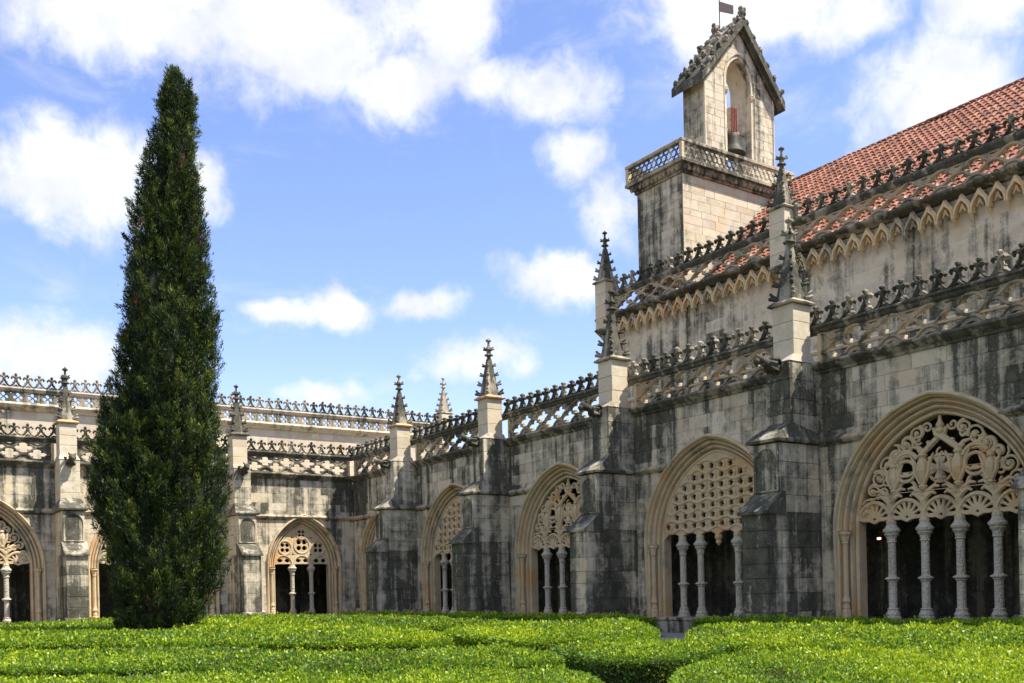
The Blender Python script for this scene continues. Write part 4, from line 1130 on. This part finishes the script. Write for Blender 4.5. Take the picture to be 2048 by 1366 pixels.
def hedge(poly, label, h=HZ, bias=0.0, dens=1.0):
    poly = smooth_poly(poly)
    cx = sum(p[0] for p in poly)/len(poly); cy = sum(p[1] for p in poly)/len(poly)
    root = empty('box_hedge', (cx, cy, 0)); tag(root, label, 'hedge', 'clipped box hedges of the parterre')
    P0 = [(x-cx, y-cy) for x, y in poly]; xs = np.array([p[0] for p in P0]); ys = np.array([p[1] for p in P0])
    def top(px, py):
        d = edge_dist(px, py, P0); return h+.045*snoise(px+cx, py+cy)+.022*np.sin((px+cx)*9+(py+cy)*7)+.022*np.sin((px+cx)*5.3-(py+cy)*8.1)-.10*np.exp(-d/.09)
    # stems and inner twigs
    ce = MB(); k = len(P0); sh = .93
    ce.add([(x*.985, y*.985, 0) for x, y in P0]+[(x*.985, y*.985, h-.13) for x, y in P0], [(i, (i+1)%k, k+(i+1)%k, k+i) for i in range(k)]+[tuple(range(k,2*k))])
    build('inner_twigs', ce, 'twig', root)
    bx0, bx1, by0, by1 = xs.min(), xs.max(), ys.min(), ys.max()
    Pn, Dn, Ln, Wn, Tn = [], [], [], [], []
    def emit(px, py, pz_, d0, spread, dist, base_t):
        n = len(px)
        if not n: return
        D = d0+rng.normal(size=(n,3))*spread; D /= np.linalg.norm(D,axis=1,keepdims=True)
        L = np.clip(.0031*dist, .027, .10)*rng.uniform(.7,1.35,n)
        Pn.append(np.stack([px,py,pz_],1)); Dn.append(D); Ln.append(L); Wn.append(L*rng.uniform(.24,.36,n)); Tn.append(base_t)
    A_ = (bx1-bx0)*(by1-by0)
    # clipped top: cells of about one metre, leaf count falls with distance
    gx = np.arange(bx0, bx1, 1.0); gy = np.arange(by0, by1, 1.0)
    for x0 in gx:
        for y0_ in gy:
            dx, dy = x0+.5+cx-CAM.x, y0_+.5+cy-CAM.y; dist = max(6.0, math.hypot(dx, dy))
            ang = math.degrees(math.atan2(dx, dy))-math.degrees(YAW)
            if abs(ang) > 40: lod = .25
            else: lod = 1.0
            n = int(5200*min(1.0, (8.5/dist)**1.85)*dens*lod)
            px = x0+rng.uniform(0,1,n); py = y0_+rng.uniform(0,1,n); kk = inside(px, py, P0); px, py = px[kk], py[kk]; n = len(px)
            if not n: continue
            patch = snoise((px+cx)*.55+3, (py+cy)*.55-1); bare = snoise((px+cx)*1.9+5, (py+cy)*1.7+2) > .70
            tn = .54+bias+.28*patch+.10*np.sin((px+cx)*6.1)*np.sin((py+cy)*5.3)+rng.normal(size=n)*.24; tn = np.where(bare, np.where(rng.uniform(0,1,n) < .35, 0.0, .15), tn)
            tz = top(px, py)-.12*bare+.03*np.sin((px+cx)*13)*np.sin((py+cy)*11)
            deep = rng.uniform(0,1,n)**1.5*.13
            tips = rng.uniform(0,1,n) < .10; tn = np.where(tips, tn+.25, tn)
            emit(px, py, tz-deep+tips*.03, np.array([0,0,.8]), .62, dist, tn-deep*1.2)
    # sides
    for i in range(k):
        a = np.array(P0[i]); b = np.array(P0[(i+1)%k]); L = np.linalg.norm(b-a)
        if L < .02: continue
        nrm = np.array([(b-a)[1], -(b-a)[0]])/L; mid = (a+b)/2
        if inside(np.array([mid[0]+nrm[0]*.02]), np.array([mid[1]+nrm[1]*.02]), P0)[0]: nrm = -nrm
        dist = max(6.0, math.hypot(mid[0]+cx-CAM.x, mid[1]+cy-CAM.y))
        n = int(8000*L*h*min(1.0, (8.5/dist)**1.8)*dens)
        t = rng.uniform(0,1,n); z = .06+(h-.10)*rng.uniform(0,1,n)**.8; o_ = rng.uniform(-.07,.035,n)
        px = a[0]+(b-a)[0]*t+nrm[0]*o_; py = a[1]+(b-a)[1]*t+nrm[1]*o_
        thin = rng.uniform(0,1,n) < np.clip(.35+z/h*.9+.25*snoise((px+cx)*1.6,(py+cy)*1.6), .25, 1)
        px, py, z = px[thin], py[thin], z[thin]
        tn = .46+bias+rng.normal(size=len(px))*.15; tn = np.where(rng.uniform(0,1,len(px)) < .06*(z < .3), 0.0, tn)
        emit(px, py, z, np.array([nrm[0]*.7, nrm[1]*.7, .35]), .5, dist, tn)
    leaf_arrays(np.concatenate(Pn), np.concatenate(Dn), np.concatenate(Ln), np.concatenate(Wn), np.where(np.concatenate(Tn) <= 0, 0.0, np.maximum(.07, np.concatenate(Tn))), 'foliage', 'box_leaf', root, None)
    return root
HEDGES = [
 ([(-26,-3.4),(-3.4,-3.4),(-3.4,-2.2),(-26,-2.2)], 'straight box hedge along the foot of the sunlit gallery', -.03),
 ([(-3.3,-25.1),(-2.1,-25.1),(-2.1,-4.2),(-3.3,-4.2)], 'box hedge edging the shaded gallery from the path gap to the inner corner', -.02),
 ([(-3.3,-43),(-2.1,-43),(-2.1,-27.1),(-3.3,-27.1)], 'dark box hedge in the shadow of the gallery right of the path gap', -.08),
 ([(-19.5,-5.6),(-5,-5.6),(-5,-20.2),(-10,-17.6),(-15,-13.6),(-19.5,-10.2)], 'broad far bed of box hedge between the cypress and the inner corner', 0),
 ([(-19.56,-12.26),(-15.22,-15.81),(-9.64,-19.72),(-5.88,-22.06),(-7.11,-24.23),(-11.04,-23.28),(-15.79,-18.26),(-19.84,-15.52)], 'long slanting box hedge at the foot of the cypress', .0),
 ([(-19.96,-16.93),(-15.69,-20.89),(-11.89,-24.19),(-11.75,-27.3),(-12.75,-30.9),(-13.9,-31.5),(-16.2,-27.3),(-20.4,-22.6)], 'wide bright box hedge just in front of the cypress', .05),
 ([(-20.54,-25.77),(-16.97,-29.91),(-16.03,-31.74),(-14.65,-33.51),(-13.36,-33.8),(-14.19,-36.28),(-15.25,-35.8),(-16.4,-35.4),(-17.1,-35.2),(-18.2,-33.3),(-21.0,-30.6)], 'box hedge with a greyer middle between two dark slits in front of the cypress', -.04),
 ([(-21.14,-32.28),(-18.58,-34.86),(-17.55,-36.43),(-16.74,-36.5),(-15.64,-36.75),(-15.0,-37.31),(-15.84,-38.85),(-17.89,-41.33),(-21.67,-38.01)], 'rounded foreground box hedge left of the deep dark gap', .04),
 ([(-8.31,-25.69),(-4.41,-26.0),(-6.7,-29.52),(-9.39,-32.73),(-10.93,-33.5),(-11.0,-32.2),(-12.3,-32.6),(-12.05,-31.11),(-10.88,-26.85)], 'bright box hedge with brown bare patches left of the path gap', .07),
 ([(-13.0,-34.06),(-11.92,-34.3),(-11.08,-34.9),(-11.36,-36.4),(-13.06,-37.3),(-13.46,-37.3),(-14.1,-36.7),(-13.85,-36.17)], 'bluish green box hedge behind the deep dark gap', -.16),
 ([(-14.68,-38.7),(-13.6,-38.01),(-11.95,-37.41),(-10.26,-38.49),(-8.94,-40.5),(-15.74,-43.84),(-17.76,-41.85)], 'foreground box hedge with yellow tips right of the deep dark gap', .08),
 ([(-9.74,-33.69),(-5.29,-29.88),(-4.95,-33.69),(-3.62,-37.99),(-8.08,-40.09),(-9.54,-38.0),(-10.95,-36.2)], 'bright box hedge right of the path gap in front of the shaded hedge', .06),
]
HH = {5: .62, 6: .555, 7: .52, 10: .55, 8: .60}
for i, (poly, lab, bias) in enumerate(HEDGES): hedge(poly, lab, HH.get(i, HZ), bias)
